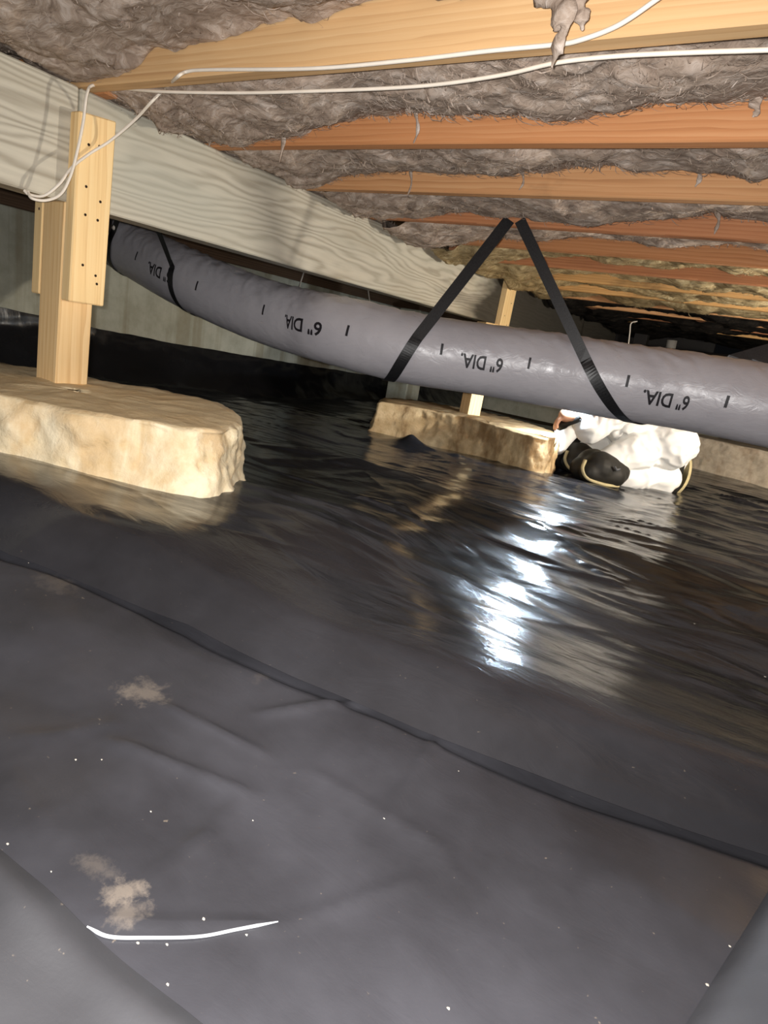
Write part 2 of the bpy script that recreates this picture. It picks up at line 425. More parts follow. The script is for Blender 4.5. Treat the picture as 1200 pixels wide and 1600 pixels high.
def hit(px, py):
    z = -.5
    for _ in range(25):
        w = atZ(px, py, z); z = 0.5 * z + 0.5 * float(fz(w[0], w[1]))
    return atZ(px, py, z)
def film(x, y, amp=1.0):
    """creased-plastic relief, long folds running roughly along x"""
    a = 0.16
    u = x * math.cos(a) + y * math.sin(a); v = -x * math.sin(a) + y * math.cos(a)
    wx = u + 0.18 * fbm(u * 1.7, v * 1.7, 5.0, 3); wy = v + 0.10 * fbm(u * 1.5, v * 2.2, 9.0, 3)
    r1 = 1 - np.abs(pnoise(wx * 1.3, wy * 4.2, 1.0)) * 2
    r2 = 1 - np.abs(pnoise(wx * 3.4, wy * 11.0, 2.0)) * 2
    mask = smooth(-0.35, 0.5, fbm(x * 1.1, y * 1.1, 4.0, 2))
    z = 0.008 * fbm(x * 1.4, y * 1.8, 7.0, 2) + 0.0032 * r1 + 0.0018 * r2 * (0.3 + 0.7 * mask)
    rg = np.random.default_rng(21)
    lw1 = fbm(x * 0.9, y * 0.9, 31.0, 2); lw2 = fbm(x * 2.3, y * 2.3, 33.0, 2)
    for k in range(14):                      # straight creases with flat facets between them
        th = math.radians(99 + rg.normal(0, 26)); fq = float(np.exp(rg.uniform(math.log(2.2), math.log(17)))); ph = rg.uniform(0, 10)
        q = (x * math.cos(th) + y * math.sin(th)) * fq + ph + 0.55 * lw1 * min(fq, 5) * .5 + 0.10 * lw2 * min(fq, 8) * .5
        tri = np.abs(q - np.floor(q) - 0.5) * 2
        mk_ = smooth(0.02, 0.42, pnoise(x * 1.2 + 7.7 * k, y * 1.2 - 3.1 * k, 2.0 * k))
        z = z + 0.026 / fq * (tri - 0.5) * mk_ * (1.0 if fq < 7 else 0.75)
    if np.ndim(x) > 0:
        for k in range(260):                 # single sharp folds
            cx, cy = rg.uniform(-2.6, 1.2), 0.75 + 3.6 * rg.random() ** 1.3
            th = math.radians(9 + rg.normal(0, 20)); L = rg.uniform(.10, .55); h = rg.uniform(.0025, .0085); w = rg.uniform(.006, .018)
            bx = (np.abs(x - cx) < L * .7 + .1) & (np.abs(y - cy) < L * .7 + .1)
            if not bx.any(): continue
            X_, Y_ = x[bx] - cx, y[bx] - cy
            u_ = X_ * math.cos(th) + Y_ * math.sin(th); n_ = -X_ * math.sin(th) + Y_ * math.cos(th) + 0.06 * u_ * u_ / L
            sgn = np.where(n_ > 0, 1.0, rg.uniform(.25, .8))
            z[bx] += h * np.exp(-np.abs(n_) / (w * sgn * 1.6)) * np.clip(1 - (2 * np.abs(u_) / L) ** 2, 0, 1) ** .7
    return amp * z

SEAM = np.array([hit(*p)[:2] for p in [(30, 868), (150, 915), (310, 980), (480, 1062), (660, 1140), (900, 1232), (1200, 1335)]])
SEAM = np.vstack([[-2.6, SEAM[0, 1] - .12], SEAM, [.7, SEAM[-1, 1] + .12], [2.3, SEAM[-1, 1] + .3]])
def seam_y(x):   # edge of the far sheet, lapped over the near one
    return np.interp(x, SEAM[:, 0], SEAM[:, 1]) - .020

# ground under the plastic
xs = np.linspace(-3.5, 2.3, 60); ys = np.linspace(-0.6, 7.6, 80)
GX, GY = np.meshgrid(xs, ys, indexing='ij')
g = mk('floor', np.stack([GX.ravel(), GY.ravel(), (fz(GX, GY) - 0.05 - 0.1 * smooth(0.2, 0.6, np.exp(-(((GX + 1.15) / .3) ** 2 + ((GY - 4.15) / .2) ** 2)))).ravel()], 1), grid_faces(60, 80), M['dirt'])
struct(g)

# far sheet
nx = 560
xs = np.linspace(-3.40, 2.25, nx)
t = np.concatenate([np.linspace(0, 0.10, 18)[:-1], 0.10 + np.cumsum(np.concatenate([[0], np.geomspace(0.006, 0.028, 420)]))])
t = t * (6.7 / t[-1]) if t[-1] > 6.7 else t
X = np.repeat(xs[:, None], len(t), 1); Y = seam_y(X) + t[None, :] + 0.006 * fbm(X * 3, 0, 0, 2) * np.exp(-t[None, :] * 8)
Y = np.minimum(Y, 7.55)
edge = (np.where(t < .12, 1 - np.clip(1 - (t + .010) / .130, 0, 1) ** 1.45, np.exp(-((t - .12) / .20) ** 2)))[None, :] * 0.047 * (1 + 0.45 * pnoise(X * 2.2, 0, 3.0)) + 0.004
Zs = fz(X, Y) + film(X, Y, 1.0) * (0.35 + 0.65 * smooth(0.05, 0.5, t))[None, :] * (0.55 + 0.45 * smooth(1.0, 1.8, Y)) + edge
nt = len(t)
m_far = poly('black_polythene_far', 0.13, 0.62, (), 1.0, (0.046, 0.045, 0.051, 1))
o = mk('plastic_sheet', np.stack([X.ravel(), Y.ravel(), Zs.ravel()], 1), grid_faces(nx, nt), m_far)
tag(o, 'large wrinkled black plastic ground sheet spreading back past both footings and the kneeling worker', 'plastic sheet')
far_sheet = o

# near sheet
xs = np.linspace(-2.4, 1.3, 420); ys = np.linspace(-0.45, 0.0, 20)
tt = np.linspace(0, 1, 190)
X = np.repeat(xs[:, None], 190, 1); Y = -0.45 + (seam_y(X) + 0.12 + 0.45) * tt[None, :]
def crease(x, y, p, q, h, w):
    p = np.array(p[:2]); q = np.array(q[:2]); d = q - p; L = np.linalg.norm(d); d = d / L
    s = (x - p[0]) * d[0] + (y - p[1]) * d[1]; n = -(x - p[0]) * d[1] + (y - p[1]) * d[0]
    return h * np.exp(-np.abs(n) / w) * smooth(-0.1 * L, 0.15 * L, s) * (1 - smooth(0.85 * L, 1.1 * L, s))
def near_z(X, Y):
    z = fz(X, Y) + 0.012 * fbm(X * 2.4, Y * 2.8, 11.0, 3) + 0.0035 * (1 - 2 * np.abs(pnoise(X * 3.6 + Y * 1.5, Y * 6.5, 21.0)))
    for (a, b, h, w) in [((400, 1112), (600, 1098), .007, .010), ((690, 1150), (605, 1285), .006, .012),
                         ((440, 1445), (660, 1370), .004, .006), ((150, 1440), (440, 1445), .006, .005),
                         ((170, 1160), (400, 1240), .008, .014), ((250, 1100), (420, 1180), .006, .012), ((380, 1240), (300, 1330), .004, .015), ((640, 1290), (760, 1420), .003, .02), ((20, 1160), (200, 1130), .004, .02), ((330, 1300), (180, 1420), .004, .012), ((480, 1200), (690, 1330), .004, .02)]:
        z = z + crease(X, Y, hit(*a), hit(*b), h, w * .65)
    return z - 0.008 * smooth(.014, .001, seam_y(X) - Y)
Zn = near_z(X, Y)
pat = []
for (px, py, rx, ry, rot, s) in [(225, 1082, .060, .045, .5, .62), (195, 1395, .022, .034, -.5, .72), (205, 1432, .026, .032, -.6, .5),
                                 (410, 1055, .022, .035, .2, .22), (150, 1360, .04, .02, .3, .25), (90, 920, .07, .05, .2, .2)]:
    w = hit(px, py); pat.append((w[0], w[1], rx * .62, ry * .62, rot, s * .85))
m_near = poly('black_polythene_near', 0.28, 0.9, pat, 0.5, (0.052, 0.051, 0.059, 1))
o = mk('plastic_sheet', np.stack([X.ravel(), Y.ravel(), Zn.ravel()], 1), grid_faces(420, 190), m_near)
tag(o, 'dusty dark plastic sheet with mud smears covering the ground nearest the camera', 'plastic sheet')
near_sheet = o
# thin pale strip across it: a crease's highlight put into colour
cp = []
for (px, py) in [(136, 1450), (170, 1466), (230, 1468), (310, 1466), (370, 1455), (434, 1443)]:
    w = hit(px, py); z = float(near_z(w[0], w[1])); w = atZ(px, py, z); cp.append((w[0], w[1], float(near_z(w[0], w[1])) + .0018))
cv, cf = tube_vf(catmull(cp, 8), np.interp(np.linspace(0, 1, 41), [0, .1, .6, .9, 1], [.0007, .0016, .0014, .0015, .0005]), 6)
mk('crease', cv, cf, M['crease_glint'], near_sheet)['label'] = 'painted highlight along a crease'

def patch_sheet(name, quad, n, fn, mat, label):
    """sheet with straight edges given by a world quad (a,b,c,d), relief fn"""
    a, b, c, d = [np.array(q[:2], float) for q in quad]
    s = np.linspace(0, 1, n)[:, None, None]; u = np.linspace(0, 1, n)[None, :, None]
    P = (1 - s) * ((1 - u) * a + u * d) + s * ((1 - u) * b + u * c)
    X, Y = P[..., 0], P[..., 1]; Z = fn(X, Y, s[..., 0] + 0 * u[..., 0], u[..., 0] + 0 * s[..., 0])
    o = mk(name, np.stack([X.ravel(), Y.ravel(), Z.ravel()], 1), grid_faces(n, n), mat)
    tag(o, label, 'plastic sheet'); return o
e0 = hit(-260, 1115); e1 = hit(560, 1830)
dirv = (e1 - e0)[:2]; nrm = np.array([-dirv[1], dirv[0]]) / np.linalg.norm(dirv)
if nrm @ np.array([0, 1.0]) > 0: nrm = -nrm
q2 = e0[:2] + nrm * 0.6; q3 = e1[:2] + nrm * 0.6
m_left = poly('black_polythene_corner', 0.42, 1.0, [], 0.3, (0.045, 0.044, 0.048, 1))
patch_sheet('plastic_sheet', (e0, e1, q3, q2), 110,
            lambda X, Y, s, u: near_z(X, Y) + 0.006 + 0.018 * np.exp(-((u - .03) / .03) ** 2) * (0.6 + 0.6 * pnoise(X * 5, Y * 5, 2.0)) + 0.003 * fbm(X * 6, Y * 6, 3., 2), m_left,
            'dusty plastic sheet overlapping at the lower left corner of the photo')
e0 = atZ(1330, 1180, -.46); e1 = atZ(1010, 1690, -.46)
dirv = (e1 - e0)[:2]; nrm = np.array([-dirv[1], dirv[0]]) / np.linalg.norm(dirv)
if nrm @ np.array([1.0, 0]) < 0: nrm = -nrm
q2 = e0[:2] + nrm * 0.5; q3 = e1[:2] + nrm * 0.5
m_right = poly('grey_polythene_fold', 0.45, 1.0, [], 0.3, (0.085, 0.085, 0.095, 1))
patch_sheet('plastic_sheet', (e0, e1, q3, q2), 90,
            lambda X, Y, s, u: -0.445 + 0.10 * smooth(0, .35, u) + 0.006 * fbm(X * 5, Y * 5, 13., 3) - 0.03 * np.exp(-u / 0.02), m_right,
            'raised fold of dusty plastic at the lower right corner of the photo')

# ------------------------------------------------------------------ walls, ceiling
XW = -3.5; YB = 7.6
v, f = box_vf((XW - 0.2, -0.8, -0.75), (XW, YB + 0.2, 0.315), 0.004); struct(mk('wall_left', v, f, M['wall'], smooth_shade=False))
v, f = box_vf((XW, YB, -0.75), (2.5, YB + 0.2, 0.40), 0.004); struct(mk('wall_back', v, f, M['wall'], smooth_shade=False))
v, f = box_vf((2.35, -0.8, -0.75), (2.5, YB, 0.69), 0.0); struct(mk('wall_right', v, f, M['wall'], smooth_shade=False))
v, f = box_vf((XW - 0.2, -0.9, 0.69), (2.5, YB + 0.2, 0.71), 0.0); struct(mk('ceiling', v, f, M['subfloor'], smooth_shade=False))
v, f = box_vf((XW - 0.16, -0.8, 0.315), (XW - 0.01, YB, 0.455), 0.004); tag(mk('sill_plate', v, f, M['sill'], smooth_shade=False), 'dark timber sill plate along the top of the long concrete wall', 'sill plate')
v, f = box_vf((XW - 0.16, -0.8, 0.455), (XW - 0.12, YB, 0.69), 0.0); struct(mk('trim_1', v, f, M['sill'], smooth_shade=False))
# black plastic run up the long wall
ny, nz = 320, 40
ys = np.linspace(-0.3, 7.5, ny); top = np.interp(ys, [-.3, 1.3, 1.75, 2.4, 3.4, 4.6, 5.35, 5.5, 7.5], [-.12, -.15, -.175, -.235, -.29, -.345, -.375, -.40, -.42])
top = top + 0.012 * pnoise(ys * 2.3, 0, 0) + 0.004 * pnoise(ys * 9, 2, 0)
k = np.linspace(0, 1, nz)[None, :]
Yg = np.repeat(ys[:, None], nz, 1); bot = fz(np.full(ny, XW + .1), ys) - 0.02
Zg = bot[:, None] + (top - bot)[:, None] * k
Xg = XW + 0.012 + 0.16 * (1 - k) ** 2.2 + 0.020 * (1 - 0.8 * k) * (1 - 2 * np.abs(pnoise(Yg * 2.6, Zg * 5, 4.0))) + 0.006 * fbm(Yg * 7, Zg * 10, 2.0, 2) + 0.012
Xg = np.maximum(Xg, XW + 0.004)
o = mk('wall_plastic', np.stack([Xg.ravel(), Yg.ravel(), Zg.ravel()], 1), grid_faces(ny, nz), poly('black_polythene_wall', 0.22, 0.2, [], 0.8))
tag(o, 'black plastic turned up against the foot of the long concrete wall', 'plastic sheet')

# concrete block standing by the wall behind the further footing
w = atX(633, 605, -3.2)
box('concrete_block', (w[0] - .13, w[1] - .13, -.62), (w[0] + .10, w[1] + .12, .30), M['wall'], bevel=0.01)
tag(bpy.data.objects['concrete_block'], 'narrow concrete pilaster in shadow behind the stained footing', 'pilaster')

# ------------------------------------------------------------------ girder
BX0, BX1, BZ0, BZ1 = -1.735, -1.64, 0.192, 0.455
def beam_piece(y0, y1, lab):
    v, f = box_vf((BX0, y0, BZ0), (BX1, y1, BZ1), 0.004)
    o = mk('girder', v, f, M['beam'], None, (BX1, y0 if y0 > 0 else 0.0, 0.0), smooth_shade=False)
    tag(o, lab, 'beam'); return o
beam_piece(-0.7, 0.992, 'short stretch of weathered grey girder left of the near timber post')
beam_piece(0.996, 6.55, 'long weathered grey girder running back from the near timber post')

# ------------------------------------------------------------------ joists
PITCH = 0.4115; J0 = 1.012; JH = 0.235; JT = 0.038; NJ = 12
names = ['nearest to the camera, pale and thick, crossed by white cable', 'second from the camera, orange face broad at right',
         'third from the camera, honey coloured', 'fourth from the camera, carrying the black strap peak', 'fifth from the camera, just past the strap peak',
         'sixth from the camera', 'seventh from the camera, half hidden by tan insulation', 'eighth from the camera, amid tan insulation',
         'ninth from the camera, over the dark girder end', 'tenth from the camera, beside black insulation',
         'eleventh from the camera, edge lit under black insulation', 'last one before the back wall']
mats = [0, 1, 2, 3, 1, 3, 4, 4, 2, 2, 3, 4]
JY = [J0 + PITCH * i for i in range(NJ)]
for i, y in enumerate(JY):
    n = 60; xs = np.linspace(-1.705, 2.34, n); V = []
    sw = 0.003 * pnoise(xs * 0.9, i * 3.3, 0) ; dz = 0.003 * pnoise(xs * 0.7, i * 1.3, 5.0)
    e = 0.003
    prof = [(-JT/2, e), (-JT/2 + e, 0), (JT/2 - e, 0), (JT/2, e), (JT/2, JH), (-JT/2, JH)]
    for a in range(n):
        for (py, pz) in prof: V.append((xs[a], y + py + sw[a], 0.455 + pz + (dz[a] if pz < 0.1 else 0)))
    F = grid_faces(n, 6, wrap_v=True); F.append(tuple(range(6))[::-1]); F.append(tuple((n-1)*6 + q for q in range(6)))
    o = mk('floor_joist', V, F, M['joist'][mats[i]], None, (-1.705, y, 0.455), smooth_shade=False)
    tag(o, 'wooden floor joist ' + names[i], 'joist', 'floor joists overhead')
o = box('floor_joist', (XW - .1, J0 + .0195, .455), (-1.60, J0 + .0575, .69), M['joist'][1], bevel=0.003)
tag(o, 'lapped orange joist end resting on the girder above the near post', 'joist')

# ------------------------------------------------------------------ insulation batts
def batt(y0, y1, mat, label, res, seed, base=0.0, amp=1.0, x1=2.3, x0=-3.45, nfib=0):
    nx = int((x1 - x0) / res); ny = max(10, int((y1 - y0) / (res * 0.8)))
    xs = np.linspace(x0, x1, nx); vs = np.linspace(-1, 1, ny)
    X, V_ = np.meshgrid(xs, vs, indexing='ij'); Y = (y0 + y1) / 2 + V_ * (y1 - y0) / 2
    wx = X + 0.07 * fbm(X * 5, Y * 5, seed, 3); wy = Y + 0.07 * fbm(X * 5, Y * 5, seed + 9, 3)
    low = fbm(X * 1.3, Y * 0.6, seed + 3, 2)
    n = 0.030 * low + 0.026 * fbm(wx * 4.5, wy * 5, seed, 2) + 0.012 * np.abs(pnoise(wx * 8, wy * 13, seed + 4)) \
        + 0.006 * fbm(wx * 22, wy * 34, seed + 7, 3)
    edge = np.abs(V_) ** 3
    Z = 0.487 + base + 0.030 * edge + n * amp
    hang = smooth(-1.15, -1.62, X) * (X > -1.75) * smooth(-1.9, -1.66, X)
    Z = Z - 0.045 * hang
    # never below the girder top while crossing it, sides pinned inside the bay
    Z = np.where((X < -1.60), np.maximum(Z, 0.462), Z)
    Y = Y + 0.004 * fbm(wx * 20, wy * 20, seed + 2, 2) * (np.abs(V_) < 0.98)
    o = mk('insulation_batt', np.stack([X.ravel(), Y.ravel(), Z.ravel()], 1), grid_faces(nx, ny), mat)
    tag(o, label, 'insulation', 'insulation batts between the joists')
    # loose glass fibres standing off the torn face
    if nfib:
        i0 = RNG.integers(2, nx - 2, nfib); j0 = RNG.integers(1, ny - 1, nfib)
        keep = (xs[i0] > -1.75) & (xs[i0] < 1.0); i0 = i0[keep]; j0 = j0[keep]; m_ = len(i0)
        base_p = np.stack([X[i0, j0], Y[i0, j0], Z[i0, j0] + 0.002], 1)
        flow = pnoise(base_p[:, 0] * 4, base_p[:, 1] * 4, seed + 31) * 3.0 + RNG.normal(0, .5, m_)
        L = RNG.uniform(.015, .055, m_) * np.where(RNG.random(m_) < .06, 1.7, 1.0)
        d = np.stack([np.cos(flow), np.sin(flow) * .8, RNG.normal(-.12, .22, m_)], 1); d /= np.linalg.norm(d, axis=1)[:, None]
        cv_ = RNG.normal(0, .55, (m_, 3)); cv_[:, 2] = np.abs(cv_[:, 2]) * .8
        sd = np.cross(d, np.stack([RNG.normal(0, .3, m_), RNG.normal(0, .3, m_), np.ones(m_)], 1)); sd /= np.linalg.norm(sd, axis=1)[:, None]
        wd = RNG.uniform(.0005, .0014, m_); V = []
        for q in range(5):
            tq = q / 4.0
            c = base_p + d * (L * (tq - .25))[:, None] + cv_ * (L * (tq - .4) ** 2)[:, None] - np.array([0, 0, .006]) * math.sin(tq * 3.1)
            c[:, 1] = np.clip(c[:, 1], y0 + .003 if y0 > 0 else -.6, y1 - .003)
            ww = (wd * (1.15 - abs(tq - .5) * 1.6))[:, None]
            V.append(c - sd * ww); V.append(c + sd * ww)
        V = np.stack(V, 1).reshape(-1, 3); F = []
        for q in range(4):
            b0 = np.arange(m_) * 10 + q * 2
            F.append(np.stack([b0, b0 + 1, b0 + 3, b0 + 2], 1))
        fo = mk('fibres', V, np.concatenate(F), mat, o); fo['kind'] = 'stuff'
    return o
labs = ['grey-brown fibreglass insulation at the very top, before the nearest joist', 'shaggy grey-brown insulation between the first and second joists behind white cable',
        'grey-brown insulation between the second and third joists', 'grey-brown insulation between the third and fourth joists above the strap peak',
        'grey insulation between the fourth and fifth joists', 'grey-tan insulation between the fifth and sixth joists', 'pale tan insulation between the sixth and seventh joists',
        'tan insulation between the seventh and eighth joists', 'ragged tan insulation between the eighth and ninth joists', 'blackened sooty insulation between the ninth and tenth joists',
        'blackened sooty insulation between the tenth and eleventh joists', 'blackened sooty insulation between the last two joists', 'blackened sooty insulation against the back wall']
BATTS = []
edges = [J0 - PITCH] + JY + [YB - 0.01]
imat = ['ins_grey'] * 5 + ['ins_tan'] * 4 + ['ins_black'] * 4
bases = [0.014, -0.002, -0.008, -0.014, -0.014, -0.016, -0.024, -0.028, -0.030, -0.036, -0.036, -0.03, 0.0]
for i in range(13):
    y0 = edges[i] + JT / 2 + 0.002; y1 = edges[i + 1] - JT / 2 - 0.002
    if i == 12: y1 = YB - 0.01
    if i == 0: y0 = -0.6
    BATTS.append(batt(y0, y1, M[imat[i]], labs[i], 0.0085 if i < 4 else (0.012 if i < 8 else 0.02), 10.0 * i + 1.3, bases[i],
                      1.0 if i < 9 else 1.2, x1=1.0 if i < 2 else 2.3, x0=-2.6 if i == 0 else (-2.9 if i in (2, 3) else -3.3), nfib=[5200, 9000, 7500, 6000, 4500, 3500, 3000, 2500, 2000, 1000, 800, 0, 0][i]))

# loose tufts hanging from the batts (each a torn ribbon of fibre)
def tuft(par, pts, w, seed):
    P = catmull([np.array(p, float) for p in pts], 8); n = len(P); V = []
    T = np.gradient(P, axis=0); T /= np.linalg.norm(T, axis=1)[:, None]
    K = 8
    for i in range(n):
        t = i / (n - 1)
        ww = w * (1 - t) ** 0.7 * (1 + 0.5 * math.sin(t * 17 + seed)) + 0.0015
        side = np.cross(T[i], (0.25, 1, 0.15)); side /= np.linalg.norm(side) + 1e-9
        dep = np.cross(side, T[i])
        for a in range(K):
            q = 2 * math.pi * a / K
            rr = 1 + 0.35 * float(pnoise(i * 0.5 + seed, a * 0.9, seed))
            V.append(P[i] + side * math.cos(q) * ww * rr + dep * math.sin(q) * ww * 0.45 * rr)
    F = grid_faces(n, K, wrap_v=True); F.append(tuple(range(K))[::-1]); F.append(tuple((n-1)*K + a for a in range(K)))
    mk('tuft', V, F, par.data.materials[0], par)
tuft(BATTS[0], [atY(862, -30, .95), atY(872, 10, .93), atY(884, 35, .92), atY(872, 70, .94), atY(862, 105, .96)], .020, 1)
tuft(BATTS[0], [atY(905, -30, .95), atY(903, 0, .94), atY(908, 25, .94), atY(910, 48, .95)], .020, 2)
for (bi, px, py, ln, w, s) in [(1, 650, 190, 34, .012, 3), (2, 640, 270, 38, .010, 6), (2, 815, 275, 22, .008, 7),
                               (2, 1090, 270, 22, .016, 8), (1, 440, 195, 60, .022, 9), (2, 455, 280, 60, .022, 10), (1, 330, 180, 50, .022, 11), (3, 1120, 330, 36, .018, 12),
                               (1, 1180, 165, 18, .02, 13)]:
    y = JY[bi] - 0.035
    a = atY(px, py - 14, y); b = atY(px + 3, py + ln * .4, y - .004); c = atY(px - 4, py + ln, y - .002)
    tuft(BATTS[bi], [a + np.array([0, 0, .02]), a, b, c], w * .6, s)

# ------------------------------------------------------------------ posts
def lean(v, z0=-.262, k=.026): return [(a, b + k * (c - z0), c) for a, b, c in v]
def nails(par, pts, face, r=0.0035):
    for p in pts:
        v, f = lathe_vf([(r * .6, -0.004), (r, -0.0005), (r, 0.0008), (r * .5, 0.0015)], 8, p, face)
        mk('nail', v, f, M['nail'], par)
Pz = -0.262
post = empty('support_post', (-1.6875, 1.0, Pz))
tag(post, 'pale timber post with nailed side cleats standing on the near footing', 'post')
y0, y1 = 0.952, 1.044
v, f = box_vf((-1.735, y0, Pz), (-1.64, y1, BZ0), 0.003); v = lean(v); mk('upright', v, f, M['post'], post, (-1.6875, 1.0, Pz), False)
v, f = box_vf((-1.64, y0 + .002, -.044), (-1.602, y1 + .008, .395), 0.003)
v = [(a, b, c - (0.0 if c < .2 else 0.0) + (0.10 * (b - y0) if c > .2 else 0)) for a, b, c in v]
v = lean(v); cl = mk('cleat', v, f, M['cleat'], post, (-1.62, 1.0, -.044), False)
nails(cl, [(-1.602, y0 + a + .026 * (z + .262), z) for a, z in [(.03, .33), (.058, .335), (.03, .235), (.07, .21), (.032, .17), (.066, .165), (.033, .05), (.07, .03), (.075, .01)]], (1, 0, 0))
v, f = box_vf((-1.773, y0 - .002, -.040), (-1.735, y1 + .004, .38), 0.003)
v = lean(v); cl2 = mk('cleat', v, f, M['cleat'], post, (-1.754, 1.0, -.04), False)
nails(cl2, [(-1.75, y0 + .0095, .17)], (0, -1, 0))

P2z = -0.365
post2 = empty('support_post', (-1.69, 3.62, P2z))
tag(post2, 'timber post on the stained footing, half hidden behind the duct', 'post')
def rot_box(c, sx, sy, z0, z1, ang):
    v, f = box_vf((-sx/2, -sy/2, z0), (sx/2, sy/2, z1), 0.003)
    ca, sa = math.cos(ang), math.sin(ang)
    return [(c[0] + a*ca - b*sa, c[1] + a*sa + b*ca, z) for a, b, z in v], f
v, f = rot_box((-1.665, 3.62), .095, .095, P2z, BZ0, math.radians(-28)); mk('upright', v, f, M['post'], post2, (-1.69, 3.62, P2z), False)
v, f = box_vf((-1.64, 3.66, .10), (-1.602, 3.80, .445), 0.003)
cl = mk('cleat', v, f, M['cleat'], post2, (-1.62, 3.72, .1), False)
nails(cl, [(-1.602, 3.70, .40), (-1.602, 3.76, .33), (-1.602, 3.70, .25), (-1.602, 3.755, .2)], (1, 0, 0))

# ------------------------------------------------------------------ footings
def footing(name, topc, ztop, zbot, outline, flare, mat, label, seed, rough=0.008):
    """outline: closed list of (x,y) of the top rim; sides flare outwards to the base"""
    P = np.array(outline + [outline[0]], float)
    P3 = np.concatenate([P, np.zeros((len(P), 1))], 1)
    C, _ = resample(catmull(P3, 10), 301); C = C[:-1, :2]; n = len(C)
    cen = np.array(topc, float); rings = []
    def jit(p, z, a):
        return a * (fbm(p[:, 0] * 9, p[:, 1] * 9, z * 9 + seed, 5, 2.1, .58) - .5 * np.abs(pnoise(p[:, 0] * 16, p[:, 1] * 16, z * 12 + seed)))
    prof = []
    for k in np.linspace(0.04, 0.985, 14): prof.append((k, 0.0, 0))
    for h in np.linspace(0, 1, 26): prof.append((1.0, h, 1))
    V = []
    for (k, h, side) in prof:
        r = C - cen; L = np.linalg.norm(r, axis=1)[:, None]; d = r / L
        z = ztop + (zbot - ztop) * h
        p = cen + d * (L * k + flare * (h ** 1.1) * side)
        amp = rough * (1.6 if side and 0.02 < h else 0.5)
        q = p + d * (jit(p, z, amp)[:, None] if side else 0)
        zz = z + (0.4 * rough * fbm(p[:, 0] * 14, p[:, 1] * 14, seed, 3)) * (1 - h) + (-0.006 if (side and h == 0) else 0)
        V.append(np.concatenate([q, np.broadcast_to(np.asarray(zz), (n,))[:, None]], 1))
    V = np.concatenate(V); F = grid_faces(len(prof), n, wrap_v=True)
    F = [tuple(x[::-1]) for x in F]
    F.append(tuple(range(n)))
    o = mk(name, V, F, mat, None, (cen[0], cen[1], zbot))
    tag(o, label, 'footing'); return o
out1 = [(-1.765, 1.15), (-1.64, 1.215), (-1.51, 1.285), (-1.385, 1.30), (-1.225, 1.215), (-1.115, 1.10), (-1.05, 1.0), (-1.065, .945), (-1.12, .895), (-1.175, .862),
        (-1.285, .79), (-1.365, .755), (-1.45, .70), (-1.60, .60), (-1.78, .56), (-1.95, .64), (-2.05, .80), (-2.02, .97), (-1.9, 1.08)]
footing('footing', (-1.55, .95), -.26, -.47, out1, .045, M['pier_cream'], 'cream concrete footing with a broad flat top under the near post', 3.0, .012)
out2 = [(-2.04, 3.16), (-1.90, 3.25), (-1.70, 3.33), (-1.50, 3.34), (-1.25, 3.24), (-1.06, 3.17), (-1.02, 3.35), (-1.10, 3.62), (-1.30, 3.84), (-1.6, 3.95), (-1.9, 3.88), (-2.12, 3.66), (-2.16, 3.38)]
footing('footing', (-1.6, 3.58), -.36, -.62, out2, .04, M['pier_brown'], 'brown stained concrete footing behind the duct, brightly lit at its right end', 8.0, .014)
out3 = [(-.62, 5.55), (-.3, 5.50), (.1, 5.52), (.6, 5.6), (1.0, 5.75), (1.0, 6.05), (.6, 6.2), (0, 6.15), (-.45, 6.0), (-.66, 5.8)]
footing('footing', (.15, 5.85), -.33, -.64, out3, .05, M['pier_grey'], 'grey concrete footing behind the kneeling worker, below the duct at right', 12.0, .012)

# ------------------------------------------------------------------ flexible duct
DR = 0.13
dpts = [(-3.28, 1.80, .58), (-3.20, 1.92, .36), tuple(atX(200, 385, -2.95)), tuple(atX(300, 440, -2.42)), tuple(atX(400, 482, -2.02)), tuple(atX(475, 505, -1.74)), tuple(atX(530, 519, -1.55)),
        tuple(atX(640, 545, -1.27)), tuple(atY(760, 563, 2.24)), tuple(atY(860, 579, 2.32)), tuple(atY(950, 594, 2.36)), tuple(atY(1065, 611, 2.42)), tuple(atY(1180, 632, 2.44)), (.30, 2.50, -.01), (.9, 2.58, .0), (1.7, 2.66, .04), (2.3, 2.7, .06)]
DC, DS = resample(catmull(dpts, 14), 620)
DT = np.gradient(DC, axis=0); DT /= np.linalg.norm(DT, axis=1)[:, None]
DN = np.cross(DT, np.array([0, 0, 1.0])); DN /= np.linalg.norm(DN, axis=1)[:, None]
DU = np.cross(DN, DT)
def duct_r(s, phi):
    s = np.asarray(s); phi = np.asarray(phi)
    up = smooth(-0.2, 0.9, np.sin(phi))
    d = s + 0.10 * phi
    cr = (1 - 2 * np.abs(pnoise(d * 11, phi * 1.3, 3.0))) * 0.0050 + (1 - 2 * np.abs(pnoise(d * 24, phi * 2.2, 6.0))) * 0.0030
    gate = smooth(-0.15, 0.40, pnoise(s * 1.8, phi * 0.8, 8.0) + 0.25)
    return DR + cr * (0.10 + 0.9 * up * gate) + 0.0025 * pnoise(s * 3.0, np.cos(phi) * 1.2, np.sin(phi) * 1.2) + 0.0002 * np.sin(s * 2 * math.pi / 0.06)
def duct_pt(s, phi, extra=0.0):
    c = np.stack([np.interp(s, DS, DC[:, k]) for k in range(3)], -1)
    n = np.stack([np.interp(s, DS, DN[:, k]) for k in range(3)], -1)
    u = np.stack([np.interp(s, DS, DU[:, k]) for k in range(3)], -1)
    r = (duct_r(s, phi) + extra)[..., None]
    return c + r * (np.cos(phi)[..., None] * n + np.sin(phi)[..., None] * u)
NK = 72
SS, PH = np.meshgrid(DS, np.linspace(0, 2 * math.pi, NK, endpoint=False), indexing='ij')
